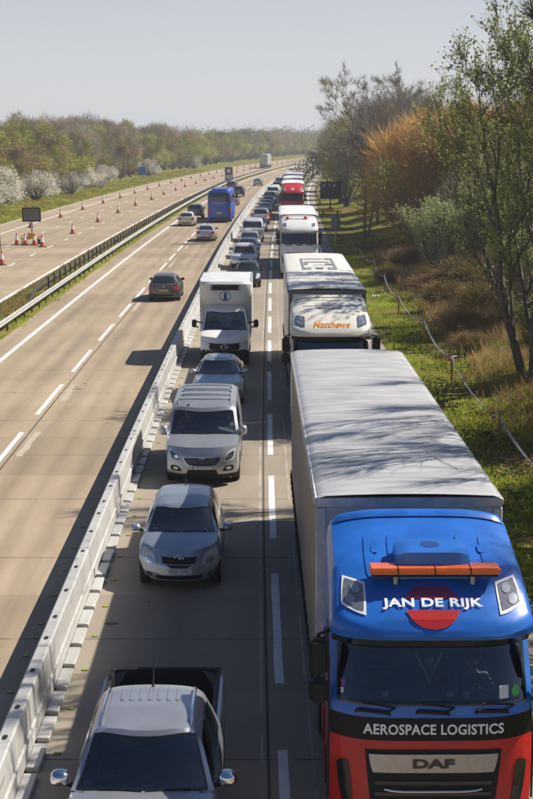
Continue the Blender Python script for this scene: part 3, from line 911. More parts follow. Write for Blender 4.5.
def build_car(S):
    """car, van or pickup from its spec; front at local y=0 facing -Y"""
    lod = S.get('lod', 2)
    root = empty(S['name'], (S['x'], S['y'], 0), S.get('rz', 0))
    B, G = body_map(S), cabin_map(S)
    FB, FG = faces_of(B), faces_of(G)
    pm = S['paint']
    na = 20 if lod >= 2 else 10
    A = frange(-1, 1, na)
    Bs = sorted(set([round(x, 4) for x in frange(0, 1, 34 if lod >= 2 else 16)] + ([round((ya + ra * math.cos(PI * k / 10)) / S['L'], 4) for ya, ra in S['arches'] for k in range(11)] if lod else [])))
    Bs = [b for b in Bs if 0 <= b <= 1]
    C = frange(0, 1, 12 if lod >= 2 else 6)
    gb0, gt0, gb1, gt1 = S['g']
    bed = S.get('bed')
    low = S.get('lower')     # (material, c) unpainted lower band
    def mf(face, p, q):
        if face == 'T':
            y = B(p, q, 1).y
            if gb0 + .12 < y < gb1 - .08 and abs(p) < .93: return 1
            if bed and bed[0] < y < bed[1] and abs(p) < .86: return None
        if face in 'FR' and low and q < low: return 2
        if face in 'XN' and low and q < low * .8: return 2
        if face == 'U': return 2
        return 0
    mb = MB(); shell(mb, B, A, Bs, C, mf)
    body = mb.build('body', [pm, INTERIOR, BLACK], root, merge=.002, angle=32)
    hollow = S.get('hollow', False)
    gq0, gq1, gp = S.get('ws', (.05, .90, .90))
    def gf(face, p, q):
        if face == 'U': return None
        if hollow and face == 'F' and abs(p) < gp - .03 and gq0 + .02 < q < gq1 - .02: return None
        if hollow and face in 'XN' and .1 < q < .86 and .02 < p < .4: return None
        return 0
    mb = MB()
    shell(mb, G, sorted(set(frange(-1, 1, na) + [-gp + .03, gp - .03])), frange(0, 1, 20 if lod >= 2 else 10), sorted(set(frange(0, 1, 8 if lod >= 2 else 4) + [gq0 + .02, gq1 - .02, .1, .86])), gf)
    roof = mb.build('roof', [pm], root, merge=.002, angle=32)
    gl = GLASS if hollow else DGLASS
    mb = MB(); mb.patch(FG['F'], [(-gp, gq0), (gp, gq0), (gp, gq1), (-gp, gq1)], .12, .006, 14, 8)
    w = mb.build('windscreen', gl, root)
    if lod >= 2:
        mb = MB()     # black border of the bonded screen
        for (p0, p1, q0, q1) in ((-gp, gp, gq0 - .005, gq0 + .06), (-gp, gp, gq1 - .03, gq1 + .005), (-gp - .005, -gp + .03, gq0, gq1), (gp - .03, gp + .005, gq0, gq1)):
            mb.patch(FG['F'], [(p0, q0), (p1, q0), (p1, q1), (p0, q1)], .0, .008, 12, 3)
        mb.build('screen_border', GLOSSBLACK, w)
        mb = MB()
        for (p0, p1) in S.get('wipers', ((-.62, .0), (.05, .68))):
            P = [FG['F'](lerp(p0, p1, t), gq0 + .035 + .03 * math.sin(t * PI)) + normal(FG['F'], lerp(p0, p1, t), .1) * .02 for t in frange(0, 1, 5)]
            mb.tube(P, .011, 5)
        mb.build('wiper', BLACK, w)
    if S.get('rear_glass', (.15, .88, .84)):
        q0, q1, p = S.get('rear_glass', (.15, .88, .84))
        mb = MB(); mb.patch(FG['R'], [(-p, q0), (p, q0), (p, q1), (-p, q1)], .2, .006, 10, 6)
        mb.build('rear_window', DGLASS, root)
    for quad in S['side_win']:
        for k, q in (('X', quad), ('N', mirs(quad))):
            mb = MB(); mb.patch(FG[k], q, .12, .006, 8, 5); mb.build('side_window', GLASS if hollow and quad[0][0] < .3 else DGLASS, root)
    for (face, quad, r, off, m, nm, both) in S['bits']:
        F = FB[face] if len(face) == 1 else FG[face[1]]
        for q in ([quad, mir(quad)] if both == 1 else ([quad, mirs(quad)] if both == 2 else [quad])):
            FF = F
            if both == 2 and q is not quad: FF = (FB if len(face) == 1 else FG)['N']
            mb = MB(); mb.patch(FF, q, r, off, 8, 5); mb.build(nm, m, root)
    for (body_t, face, cp, cq, wp, hq, m, off) in S.get('text', []):
        mb = MB(); letter(mb, body_t, FB[face] if len(face) == 1 else FG[face[1]], cp, cq, wp, hq, off, bold=.015, spacing=.9)
        mb.build('plate_lettering', m, [c for c in root.children if c.name.startswith('number_plate')][0], flat=True)
    mw, mh, my, mz, mx = S.get('mirror', (.22, .15, 1.35, 1.02, .78))
    for s in (-1, 1):
        mirror(root, s * mx, my, mz, mw, mh, S.get('mpaint', pm), .06, s)
    for (ya, ra) in S['arches']:
        for s in (-1, 1):
            wheel(root, s * (itp(S['plan'], ya) * .995 - S.get('ww', .2) / 2 - .01), ya, S['wr'], S.get('ww', .2), 1 if lod >= 2 else 0)
    if hollow:
        sy = S.get('seat_y', gt0 + .45)
        seats(root, sy, S.get('seat_x', (-.37, .37)), S.get('seat_z', .62))
        steer(root, -.37, sy - .62, S.get('seat_z', .62) + .40)
        mb = MB(); mb.box(-.62, .62, gb0 + .18, gb0 + .5, itp(S['top'], gb0 + .3) - .05, itp(S['top'], gb0 + .3) + .03)
        mb.build('dashboard', INTERIOR, root, bevel=.04, segs=2)
    if S.get('lines', lod >= 2):
        mb = MB()
        for y in S.get('gaps', ()):
            for s in (-1, 1):
                zt = itp(S['top'], y)
                pts = []
                for c in frange(.12, .98, 8):
                    yy = y; b = (yy - .1) / (S['L'] - .2)
                    P = B(s, b, c); P.x += s * .003; pts.append(P)
                mb.tube(pts, .005, 4, caps=False)
        if mb.v: mb.build('door_gap', BLACK, body)
    S['root'] = root; S['B'] = FB; S['G'] = FG
    return root

def quad(p0, q0, p1, q1): return [(p0, q0), (p1, q0), (p1, q1), (p0, q1)]
def base_spec(kind, colour, **k):
    """generic car shapes"""
    S = dict(kind=kind, paint=colour, wr=.31, ww=.2, bits=[], side_win=[], name='car')
    if kind in ('hatch', 'estate'):
        S.update(L=4.25, top=[(0, .72), (.2, .80), (.6, .90), (1.15, .97), (2, .98), (3.6, 1.02), (4.0, 1.0), (4.25, .93)], bot=[(0, .22), (.6, .2), (3.7, .2), (4.25, .28)],
                 plan=[(0, .82), (.4, .86), (1.2, .895), (3.2, .895), (3.9, .86), (4.25, .82)], sec=[(0, .93), (.3, 1), (.65, .99), (.85, .97), (1, .92)], fp=[(0, .1), (.2, .0), (.5, 0), (.8, .05), (1, .14)], fr=.36, rr=.25,
                 roof=[(1.0, 1.1), (1.9, 1.42), (2.4, 1.47), (3.2, 1.45), (4.1, 1.35)], g=(1.05, 1.85, 4.15, 3.65), wt=.60, arches=[(.82, .36), (3.42, .36)],
                 side_win=[[(.06, .12), (.46, .12), (.46, .84), (.16, .84)], [(.49, .12), (.80, .12), (.76, .84), (.49, .84)]])
    elif kind == 'city':
        S.update(L=3.6, top=[(0, .75), (.25, .86), (.8, .98), (1.2, 1.0), (3.2, 1.02), (3.6, .98)], bot=[(0, .22), (3.6, .24)], plan=[(0, .74), (.4, .79), (1.2, .82), (3, .81), (3.6, .74)],
                 sec=[(0, .93), (.3, 1), (.7, .98), (1, .9)], fp=[(0, .08), (.25, 0), (.6, .02), (1, .16)], fr=.4, rr=.25, roof=[(.9, 1.1), (1.6, 1.43), (2.2, 1.5), (3.4, 1.42)], g=(.95, 1.55, 3.55, 3.2), wt=.55,
                 arches=[(.7, .34), (3.0, .34)], side_win=[[(.06, .12), (.5, .12), (.5, .84), (.16, .84)], [(.54, .12), (.86, .12), (.82, .84), (.54, .84)]])
    elif kind == 'saloon':
        S.update(L=4.55, top=[(0, .68), (.25, .77), (.8, .88), (1.35, .94), (2, .96), (3.6, .99), (4.3, 1.0), (4.55, .95)], bot=[(0, .2), (4.55, .26)], plan=[(0, .80), (.5, .86), (1.3, .88), (3.4, .88), (4.1, .85), (4.55, .79)],
                 sec=[(0, .93), (.3, 1), (.65, .99), (1, .91)], fp=[(0, .1), (.25, 0), (.55, 0), (1, .14)], fr=.42, rr=.32, roof=[(1.2, 1.05), (2.1, 1.40), (2.6, 1.43), (3.2, 1.38), (3.8, 1.2)], g=(1.2, 2.0, 3.95, 3.2), wt=.56,
                 arches=[(.85, .35), (3.6, .35)], side_win=[[(.08, .12), (.48, .12), (.46, .84), (.2, .84)], [(.5, .12), (.84, .12), (.74, .84), (.48, .84)]], rear_glass=(.08, .88, .86))
    elif kind == 'suv':
        S.update(L=4.5, top=[(0, .88), (.2, .96), (.7, 1.04), (1.15, 1.09), (2, 1.1), (4.1, 1.14), (4.5, 1.08)], bot=[(0, .3), (4.5, .34)], plan=[(0, .84), (.4, .89), (1.2, .92), (3.6, .92), (4.5, .84)],
                 sec=[(0, .94), (.3, 1), (.7, .99), (1, .92)], fp=[(0, .12), (.25, 0), (.65, 0), (1, .12)], fr=.32, rr=.2, roof=[(1.0, 1.2), (1.75, 1.62), (2.4, 1.68), (3.6, 1.66), (4.4, 1.58)], g=(1.05, 1.7, 4.42, 4.1), wt=.66,
                 arches=[(.88, .41), (3.6, .41)], wr=.36, ww=.23, side_win=[[(.05, .12), (.42, .12), (.42, .84), (.13, .84)], [(.45, .12), (.76, .12), (.76, .84), (.45, .84)], [(.79, .2), (.92, .2), (.9, .84), (.79, .84)]],
                 mirror=(.22, .19, 1.35, 1.15, .86), lower=.22)
    elif kind == 'van':
        S.update(L=4.95, top=[(0, .95), (.2, 1.05), (.6, 1.15), (.95, 1.22), (2, 1.22), (4.9, 1.22)], bot=[(0, .22), (4.95, .28)], plan=[(0, .86), (.4, .93), (1.1, .985), (4.5, .985), (4.95, .95)],
                 sec=[(0, .94), (.25, 1), (.6, 1), (1, .97)], fp=[(0, .1), (.2, 0), (.5, 0), (.8, .05), (1, .14)], fr=.36, rr=.05, roof=[(.8, 1.3), (1.6, 1.84), (2.1, 1.95), (4.5, 1.95), (4.9, 1.92)], g=(.88, 1.55, 4.93, 4.88), wt=.84, bowr=.02,
                 arches=[(.95, .37), (3.9, .37)], wr=.33, side_win=[[(.05, .05), (.28, .05), (.28, .8), (.15, .8)]], mirror=(.2, .27, 1.15, 1.28, .95), lower=.2)
    S['recolour'] = None
    S.update(k)
    return S
def std_bits(S, plate_rear=True, yellow=True, drl=LAMPCLEAR):
    k = S['kind']
    if k == 'van': hl = [(.60, .55), (.95, .62), (.98, .86), (.70, .72)]
    elif k == 'suv': hl = [(.58, .62), (.96, .64), (.98, .84), (.62, .80)]
    elif k == 'city': hl = [(.62, .55), (.95, .58), (.96, .86), (.70, .86)]
    else: hl = [(.56, .58), (.95, .62), (.98, .86), (.62, .78)]
    S['bits'] += [('F', hl, .5, .008, drl, 'headlight', 1),
                  ('F', quad(-.42, .60, .42, .80), .25, .007, BLACK, 'grille', 0),
                  ('F', quad(-.62, .10, .62, .34), .3, .007, BLACK, 'air_intake', 0),
                  ('F', quad(-.30, .40, .30, .53), .03, .012, PLATEW, 'number_plate', 0)]
    if k == 'van': rl = [(.86, .55), (.99, .55), (.99, .98), (.86, .98)]
    elif k == 'suv': rl = [(.66, .72), (.98, .72), (.98, .97), (.70, .95)]
    else: rl = [(.60, .62), (.98, .60), (.98, .90), (.66, .86)]
    S['bits'] += [('R', rl, .35, .008, LAMPRED, 'tail_light', 1),
                  ('R', quad(-.30, .48, .30, .60), .03, .012, PLATEY, 'number_plate', 0),
                  ('R', quad(-.7, .06, .7, .22), .3, .007, BLACK, 'rear_bumper_insert', 0)]
    return S

# ---------------------------------------------------------------- lorry
def lorry_wheel(root, x, y, r=.5, w=.32, m=None, lod=1):
    mb = MB(); n = 22 if lod else 10
    mb.lathe([(r * .5, -w / 2), (r * .93, -w / 2), (r, -w * .4), (r, w * .4), (r * .93, w / 2), (r * .5, w / 2)], n, 0, (x, y, r), 'x')
    t = mb.build('wheel', RUBBER, root, angle=50)
    if lod:
        s = 1 if x > 0 else -1
        mb = MB(); mb.lathe([(r * .52, s * w * .40), (r * .40, s * w * .30), (r * .2, s * w * .28), (r * .16, s * w * .48), (r * .02, s * w * .48)], n, 0, (x, y, r), 'x', caps=False)
        mb.build('rim', m or RIM, t)
def rib_roof(W, y0, y1, z, sag=.02):
    n = int((y1 - y0) / .18)
    mb = MB()
    us = [-1, -.985, -.9, -.6, -.3, 0, .3, .6, .9, .985, 1]
    def f(u, v):
        y = lerp(y0, y1, v)
        zz = z + .035 * (1 - u * u) - .05 * abs(u) ** 30 + .008 * math.sin(y * 2 * PI / .9) * (1 - abs(u) ** 6)
        return (u * W / 2, y, zz)
    mb.grid(f, us, frange(0, 1, n))
    return mb
def build_lorry(S):
    lod = S.get('lod', 2)
    root = empty('articulated_lorry', (S['x'], S['y'], 0), S.get('rz', 0))
    upper, lower = S['upper'], S['lower']; band = S.get('band')
    zb, zt = .32, 3.04
    cz = lambda z: (z - zb) / (zt - zb)
    prof = S.get('fpz', [(.32, .12), (.5, .04), (.8, .005), (1.2, 0), (1.75, .012), (2.06, .04), (2.2, .075), (2.88, .42), (3.04, .50)])
    cs = dict(L=2.25, fp=[(cz(z), y) for z, y in prof], rp=[(0, 0), (1, 0)], fr=.30, fn=5, rr=.03, top=[(0, zt), (3, zt)], bot=[(0, zb), (3, zb)], crown=.0,
              plan=[(0, 1.17), (.25, 1.225), (.6, 1.24), (2.25, 1.24)], sec=[(0, .97), (.3, 1), (.6, 1), (.75, .99), (1, .965)], arches=[(1.42, .60)], wr=.52)
    B = body_map(cs); FB = faces_of(B)
    zl = sorted(set([.32, .42, .6, .8, 1.0, 1.16, 1.36, 1.6, 1.66, 1.76, 1.90, 2.04, 2.12, 2.2, 2.3, 2.45, 2.6, 2.75, 2.87, 2.95, 3.04]))
    C = [cz(z) for z in zl]
    A = sorted(set(frange(-1, 1, 24 if lod >= 2 else 10) + [-.915, .915, -.7, .7]))
    Bs = sorted(set([round(x, 4) for x in frange(0, 1, 14)] + [round((1.42 + .6 * math.cos(PI * k / 10)) / 2.25, 4) for k in range(11)]))
    Bs = [b for b in Bs if 0 <= b <= 1]
    hollow = S.get('hollow', False)
    def mf(face, p, q):
        z = zb + q * (zt - zb)
        if face == 'U': return 3
        if hollow and face == 'F' and abs(p) < .915 and 2.2 < z < 2.87: return None
        if hollow and face in 'XN' and .14 < p < .55 and 2.0 < z < 2.75: return None
        if band and 1.76 < z < 2.04 and (face == 'F' or p < .08): return 2
        if z < 1.76 + (.0 if not band else 0): return 1
        return 0
    mb = MB(); shell(mb, B, A, Bs, C, mf)
    cab = mb.build('cab', [upper, lower, band or upper, CHASSIS], root, merge=.002, angle=35)
    Fz = lambda p, z: B(p, 0, cz(z))          # front face by height
    mb = MB(); mb.patch(Fz, quad(-.925, 2.19, .925, 2.88), .10, .006, 18, 8)
    ws = mb.build('windscreen', GLASS if hollow else DGLASS, root)
    if lod >= 1:
        mb = MB()
        for (p0, p1, q0, q1) in ((-.93, .93, 2.175, 2.235), (-.935, -.90, 2.19, 2.83), (.90, .935, 2.19, 2.83)):
            mb.patch(Fz, quad(p0, q0, p1, q1 if q1 < 2.8 else 2.88), 0, .009, 14, 4)
        mb.build('screen_border', GLOSSBLACK, ws)
    # sun visor, a curved black board under the roof edge
    mb = MB()
    def vis(u, v):
        a = u; y = lerp(.13, .33, v) + .28 * abs(a) ** 5; z = lerp(3.03, 2.83, v)
        return (a * 1.20, y, z)
    mb.grid(vis, frange(-1, 1, 20), frange(0, 1, 4)); mb.grid(lambda u, v: Vector(vis(u, v)) + Vector((0, .05, .03)), frange(1, -1, 20), frange(0, 1, 4))
    mb.build('sun_visor', S.get('visor', GLOSSBLACK), root)
    # roof deflector
    H = S.get('H', 4.0)
    ds = dict(L=2.30, fp=[(0, .14), (.5, .10), (1, .13)], rp=[(0, 0), (1, 0)], fr=.30, fn=5, rr=.0, bot=[(0, 2.97), (3, 2.97)], crown=.12,
              top=[(.0, 3.05), (.14, 3.10), (.22, 3.20), (.4, 3.34), (.7, 3.51), (1.1, 3.52 + (H - 3.52) * .35), (1.6, 3.52 + (H - 3.52) * .68), (2.1, H), (2.3, H + .02)],
              plan=[(0, 1.17), (.3, 1.225), (.7, 1.235), (2.3, 1.22)], sec=[(0, 1), (.5, 1), (.85, .975), (1, .93)])
    if S.get('deflector_top'): ds['top'] = S['deflector_top']
    D = body_map(ds); FD = faces_of(D)
    mb = MB(); shell(mb, D, frange(-1, 1, 28 if lod >= 2 else 12), frange(0, 1, 70 if lod >= 2 else 12), frange(0, 1, 6), lambda f, p, q: None if f == 'U' else 0)
    dfl = mb.build('roof_deflector', [S.get('dpaint', upper)], root, merge=.002, angle=40)
    if lod >= 1:
        mb = MB()      # raised collar at the rear of the deflector
        def col(u, v):
            P = D(u, .90 + .10 * (v if v < .9 else .9), 1); h = .05 * math.sin(min(1, v) * PI) + .02
            return P + Vector((0, 0, h if abs(u) < .96 else .0))
        mb.grid(col, frange(-1, 1, 26), frange(0, 1, 6))
        mb.build('rear_collar', S.get('dpaint', upper), dfl, angle=60)
        for s in (-1, 1):
            q = [(.70, .05), (.955, .07), (.925, .32), (.69, .27)]
            q = q if s > 0 else mir(q)
            mb = MB(); mb.patch(FD['T'], q, .12, .012, 8, 6); hl = mb.build('spotlight', S.get('spot_rim', WHITEINK), root)
            q2 = [(.725, .07), (.935, .09), (.90, .295), (.71, .25)]; q2 = q2 if s > 0 else mir(q2)
            mb = MB(); mb.patch(FD['T'], q2, .12, .018, 8, 6); mb.build('lens', mat('spot_lens', (.22, .23, .25), .15, .4, var=.2, vscale=18, coat=.6), hl)
            mb = MB()
            for (cp, cq) in ((.855, .13), (.80, .215)):
                qq = quad(s * cp - .05, cq - .038, s * cp + .05, cq + .038)
                mb.patch(FD['T'], qq, 1.0, .026, 8, 8)
            mb.build('bulb', mat('spot_glass', (.42, .44, .46), .18, .6, coat=.5), hl)
    # doors: side windows, mirrors, handles, steps
    for k, q in (('X', quad(.14, cz(2.0), .52, cz(2.74))), ('N', mirs(quad(.14, cz(2.0), .52, cz(2.74))))):
        mb = MB(); mb.patch(FB[k], q, .12, .006, 6, 5); mb.build('side_window', GLASS if hollow else DGLASS, root)
    for s in (-1, 1):
        x = s * 1.37
        mb = MB()
        mb.box(x - .12, x + .12, .24, .40, 2.48, 2.95, 0); mb.box(x - .12, x + .12, .22, .40, 2.14, 2.45, 0)
        mr = mb.build('mirror', BLACK, root, bevel=.05, segs=3)
        mb = MB(); mb.tube([(s * 1.18, .5, 3.0), (x, .36, 2.98), (x, .36, 2.2), (s * 1.2, .45, 2.1)], .03, 6)
        mb.build('mirror_arm', BLACK, mr)
        for yy, ll in ((.45, .5),):
            mb = MB(); mb.box(s * 1.245 - .012, s * 1.245 + .012, .32, .336, .9, 2.72); mb.box(s * 1.245 - .01, s * 1.245 + .01, 1.38, 1.395, 1.2, 2.72); mb.build('door_gap', BLACK, cab)
    # grille
    g = S.get('grille', True)
    if g and lod >= 1:
        mb = MB(); mb.patch(Fz, [(-.60, .55), (.60, .55), (.70, 1.655), (-.70, 1.655)], .04, .008, 14, 10); gr = mb.build('grille', BLACK, root)
        mb = MB()
        for z in (.72, .86, 1.0, 1.10, 1.24):
            mb.patch(Fz, quad(-.60, z - .025, .60, z + .02), .05, .022, 12, 2)
        mb.build('slats', GLOSSBLACK, gr)
        mb = MB(); mb.patch(Fz, [(-.62, 1.37), (.62, 1.37), (.66, 1.60), (-.66, 1.60)], .05, .028, 14, 5)
        sp = mb.build('name_panel', mat('brushed_panel', (.40, .40, .40), .32, .85, var=.08, vscale=20), gr)
        if S.get('badge'):
            mb = MB(); letter(mb, S['badge'], Fz, 0, 1.485, .43, .115, .036, bold=.05); mb.build('badge_lettering', GLOSSBLACK, sp, flat=True)
            mb = MB(); P = [Fz(p, 1.135 + .03 * (abs(p) / .5) ** 6) + Vector((0, -.03, 0)) for p in frange(-.5, .5, 14)]
            mb.tube(P, .014, 6); mb.build('chrome_strip', CHROME, gr)
        for s in (-1, 1):
            q = [(.80, .95), (.90, .90), (.95, 1.45), (.84, 1.5)]; q = q if s > 0 else mir(q)
            mb = MB(); mb.patch(Fz, q, .4, .008, 4, 8); mb.build('corner_vent', GLOSSBLACK, root)
            q = [(.62, .55), (.93, .58), (.95, .82), (.66, .80)]; q = q if s > 0 else mir(q)
            mb = MB(); mb.patch(Fz, q, .3, .01, 6, 5); mb.build('headlight', LAMPCLEAR, root)
    if S.get('wipers', lod >= 2):
        mb = MB()
        for cx in (-.62, -.02, .58):
            mb.tube([Fz(cx - .16, 2.10) + Vector((0, -.03, 0)), Fz(cx - .14, 2.13) + Vector((0, -.04, 0)), Fz(cx + .16, 2.11) + Vector((0, -.04, 0)), Fz(cx + .17, 2.08) + Vector((0, -.02, 0))], [.02, .026, .026, .018], 6)
            mb.tube([Fz(cx + .12, 2.11) + Vector((0, -.04, 0)), Fz(cx + .23, 2.17) + Vector((0, -.04, 0)), Fz(cx - .1, 2.215) + Vector((0, -.03, 0))], .012, 5)
        mb.build('wiper', BLACK, root)
    # trailer
    t0, TL, TW = S.get('t0', 3.1), S.get('TL', 13.6), S.get('TW', 2.56)
    TH = S.get('TH', H)
    mb = rib_roof(TW, t0, t0 + TL, TH - .03)
    rf = mb.build('trailer_roof', S['roof_mat'], root, angle=50)
    mb = MB()
    for s in (-1, 1):
        x = s * TW / 2
        def side(u, v, s=s, x=x):
            y = lerp(t0 + .12, t0 + TL - .1, u); z = lerp(1.0, TH - .18, v)
            return (x + s * (-.012 + .014 * math.sin(y * 2 * PI / .62) * math.sin(v * PI)), y, z)
        us = frange(0, 1, int(TL * 5)) if lod >= 2 else frange(0, 1, 14)
        if s > 0: mb.grid(side, us, frange(0, 1, 5))
        else: mb.grid(side, us[::-1], frange(0, 1, 5))
    if lod >= 2:
        y = t0 + .35
        while y < t0 + TL - .3:
            for s in (-1, 1):
                x = s * (TW / 2 + .006)
                mb.box(x - .012, x + .012, y - .025, y + .025, .86, 1.2, 1); mb.box(x - .02, x + .02, y - .04, y + .04, 1.02, 1.12, 1)
            y += .62
    mb.build('curtain_side', [S['side_mat'], BLACK], root, angle=60)
    fm = S.get('front_mat', S['side_mat'])
    mb = MB()
    mb.box(-TW / 2 + .03, TW / 2 - .03, t0 + .02, t0 + .08, 1.05, TH - .1)
    mb.build('bulkhead', fm, root)
    mb = MB()
    mb.box(-TW / 2, TW / 2, t0 - .004, t0 + .09, TH - .19, TH - .052)
    for s in (-1, 1):
        mb.box(min(s * TW / 2, s * (TW / 2 - .13)), max(s * TW / 2, s * (TW / 2 - .13)), t0 - .002, t0 + .12, 1.0, TH - .192)
        mb.box(s * TW / 2 - .03, s * TW / 2 + .012, t0, t0 + TL, TH - .17, TH - .065)
    mb.build('trailer_frame', S.get('frame_mat', GALV), root, bevel=.012)
    mb = MB(); mb.box(-TW / 2 + .02, TW / 2 - .02, t0 + TL - .06, t0 + TL, 1.0, TH - .1); mb.build('rear_door', S.get('side_mat'), root)
    mb = MB()
    mb.box(-TW / 2, TW / 2, t0, t0 + TL, .96, 1.06); mb.box(-.45, .45, 1.0, t0 + TL - .3, .72, .95); mb.box(-1.2, 1.2, t0 + TL - .1, t0 + TL - .02, .45, .62)
    for s in (-1, 1):
        for z in (.5, .75): mb.box(s * 1.22 - .02, s * 1.22 + .02, t0 + 4.2, t0 + 8.2, z, z + .12)
        mb.box(s * .75 - .35, s * .75 + .35, 2.3, 3.6, .5, .95)
    mb.build('chassis', CHASSIS, root, bevel=.01)
    for y in (1.42, t0 + 1.3):
        for s in (-1, 1): lorry_wheel(root, s * 1.02, y, .5, .34, lod=min(1, lod))
    for y in (t0 + TL - 4.6, t0 + TL - 3.3, t0 + TL - 2.0):
        for s in (-1, 1): lorry_wheel(root, s * 1.05, y, .5, .38, lod=min(1, lod))
    if hollow:
        seats(root, 1.35, (-.62, .62), 1.55, 'seat')
        mb = MB(); mb.box(-1.15, 1.15, .34, .74, 1.9, 2.17); mb.box(-1.15, 1.15, 1.95, 2.2, 1.2, 2.95); mb.build('dashboard', INTERIOR, root, bevel=.05, segs=2)
    S['root'] = root; S['Fz'] = Fz; S['FD'] = FD; S['D'] = D; S['cab'] = cab; S['dfl'] = dfl
    return root
# ---------------------------------------------------------------- the two nearest lorries
BLUE = mat('haulier blue', (.012, .125, .49), .36, 0, var=.17, vscale=2.6, coat=.3, bump=.04, bscale=3); RED = mat('haulier red', (.50, .012, .012), .4, 0, var=.17, vscale=3, coat=.2, bump=.04, bscale=3); WHITE = paint('white', (.72, .72, .70)); CREAM = paint('cream white', (.70, .68, .60))
def trailer_roof_mat():
    m, nt, out = new_mat('weathered_trailer_roof')
    N, L = nt.nodes.new, nt.links.new
    p = N('ShaderNodeBsdfPrincipled'); p.inputs['Roughness'].default_value = .55
    tc = N('ShaderNodeTexCoord'); mp = N('ShaderNodeMapping'); mp.inputs['Scale'].default_value = (.5, 2.2, 1)
    L(tc.outputs['Object'], mp.inputs[0])
    n = N('ShaderNodeTexNoise'); n.inputs['Scale'].default_value = 2.0; n.inputs['Detail'].default_value = 7; L(mp.outputs[0], n.inputs['Vector'])
    r = N('ShaderNodeValToRGB'); r.color_ramp.elements[0].position = .3; r.color_ramp.elements[1].position = .68
    r.color_ramp.elements[0].color = (.30, .305, .31, 1); r.color_ramp.elements[1].color = (.47, .475, .48, 1)  # streaks mix dirt with branch dapple put into the colour
    L(n.outputs['Fac'], r.inputs['Fac']); L(r.outputs[0], p.inputs['Base Color'])
    n2 = N('ShaderNodeTexNoise'); n2.inputs['Scale'].default_value = 1.6; n2.inputs['Detail'].default_value = 4
    mp2 = N('ShaderNodeMapping'); mp2.inputs['Scale'].default_value = (.7, 3.2, 1); L(tc.outputs['Object'], mp2.inputs[0]); L(mp2.outputs[0], n2.inputs['Vector'])
    b = N('ShaderNodeBump'); b.inputs['Strength'].default_value = .35; b.inputs['Distance'].default_value = .05
    L(n2.outputs['Fac'], b.inputs['Height']); L(b.outputs[0], p.inputs['Normal'])
    L(p.outputs[0], out.inputs['Surface']); return m
TROOF = trailer_roof_mat()
TSIDE = mat('grey_brown_curtain', (.14, .125, .115), .5, var=.22, vscale=1.2)
TFRONT = paint('bulkhead grey', (.30, .34, .38))
def place_lorry(S): return build_lorry(S)

J = dict(x=2.0, y=16.7, rz=.0074, upper=BLUE, lower=RED, band=BANDBLACK, roof_mat=TROOF, side_mat=TSIDE, front_mat=TFRONT, hollow=True, badge='DAF', t0=3.2, TL=14.3, TW=2.58, H=3.98, TH=4.02)
root = build_lorry(J)
tag(root, 'blue and red articulated lorry with amber light bar and long grey trailer nearest the camera', 'lorry')
Fz, FD, D = J['Fz'], J['FD'], J['D']
mb = MB(); letter(mb, 'AEROSPACE LOGISTICS', Fz, 0, 1.90, 1.42, .128, .006, bold=.022, spacing=1.05); mb.build('front_lettering', WHITEINK, J['cab'], flat=True)
REDINK = mat('red_emblem', (.45, .012, .015), .4)
mb = MB()
T = FD['T']
cq, rq, rp = .35, .345, .29
_al = [0.0]
for k in range(200): _al.append(_al[-1] + (D(0, (k + 1) / 200, 1) - D(0, k / 200, 1)).length)
def q_of(s):
    for k in range(200):
        if _al[k + 1] >= s: return (k + (s - _al[k]) / (_al[k + 1] - _al[k])) / 200
    return 1.0
TA = lambda p, s: T(p, q_of(max(0, s)))      # roof by arc length up from its front lip, in metres
def disc_band(mb, v0, v1, off=.016, xr=0.0):
    """slice of the emblem disc between heights v0..v1 (-1..1)"""
    def f(u, v):
        t = lerp(v0, v1, v); w = math.sqrt(max(.0, 1 - t * t))
        p = lerp(-w, w + xr, u) * rp; q = cq + t * rq
        return TA(p, q) + normal(T, p, q_of(q)) * off
    mb.grid(f, frange(0, 1, 20), frange(0, 1, 10))
disc_band(mb, -1, -.24)
disc_band(mb, .30, .42); disc_band(mb, .52, .63); disc_band(mb, .72, .82)
mb.build('emblem', REDINK, J['dfl'], flat=True)
mb = MB(); letter(mb, 'JAN DE RIJK', TA, 0, .36, 1.06, .17, .020, bold=.032, spacing=1.05); mb.build('roof_lettering', WHITEINK, J['dfl'], flat=True)
# amber light bar on two brackets
mb = MB()
AMB = mat('amber_lens', (.75, .13, .01), .25, var=.15, vscale=9, coat=.4)
mb.box(-.74, .84, .58, .86, 3.645, 3.725)
lb = mb.build('light_bar', AMB, root, bevel=.016, segs=2)
mb = MB()
for x in (-.40, .05, .48): mb.box(x - .006, x + .006, .573, .867, 3.64, 3.729)
mb.box(-.72, .82, .62, .82, 3.61, 3.64)
mb.build('bar_base', BLACK, lb)
mb = MB()
for x in (-.42, .52): mb.tube([(x, .71, 3.45), (x, .71, 3.63)], .03, 8)
mb.build('bracket', GALV, lb)
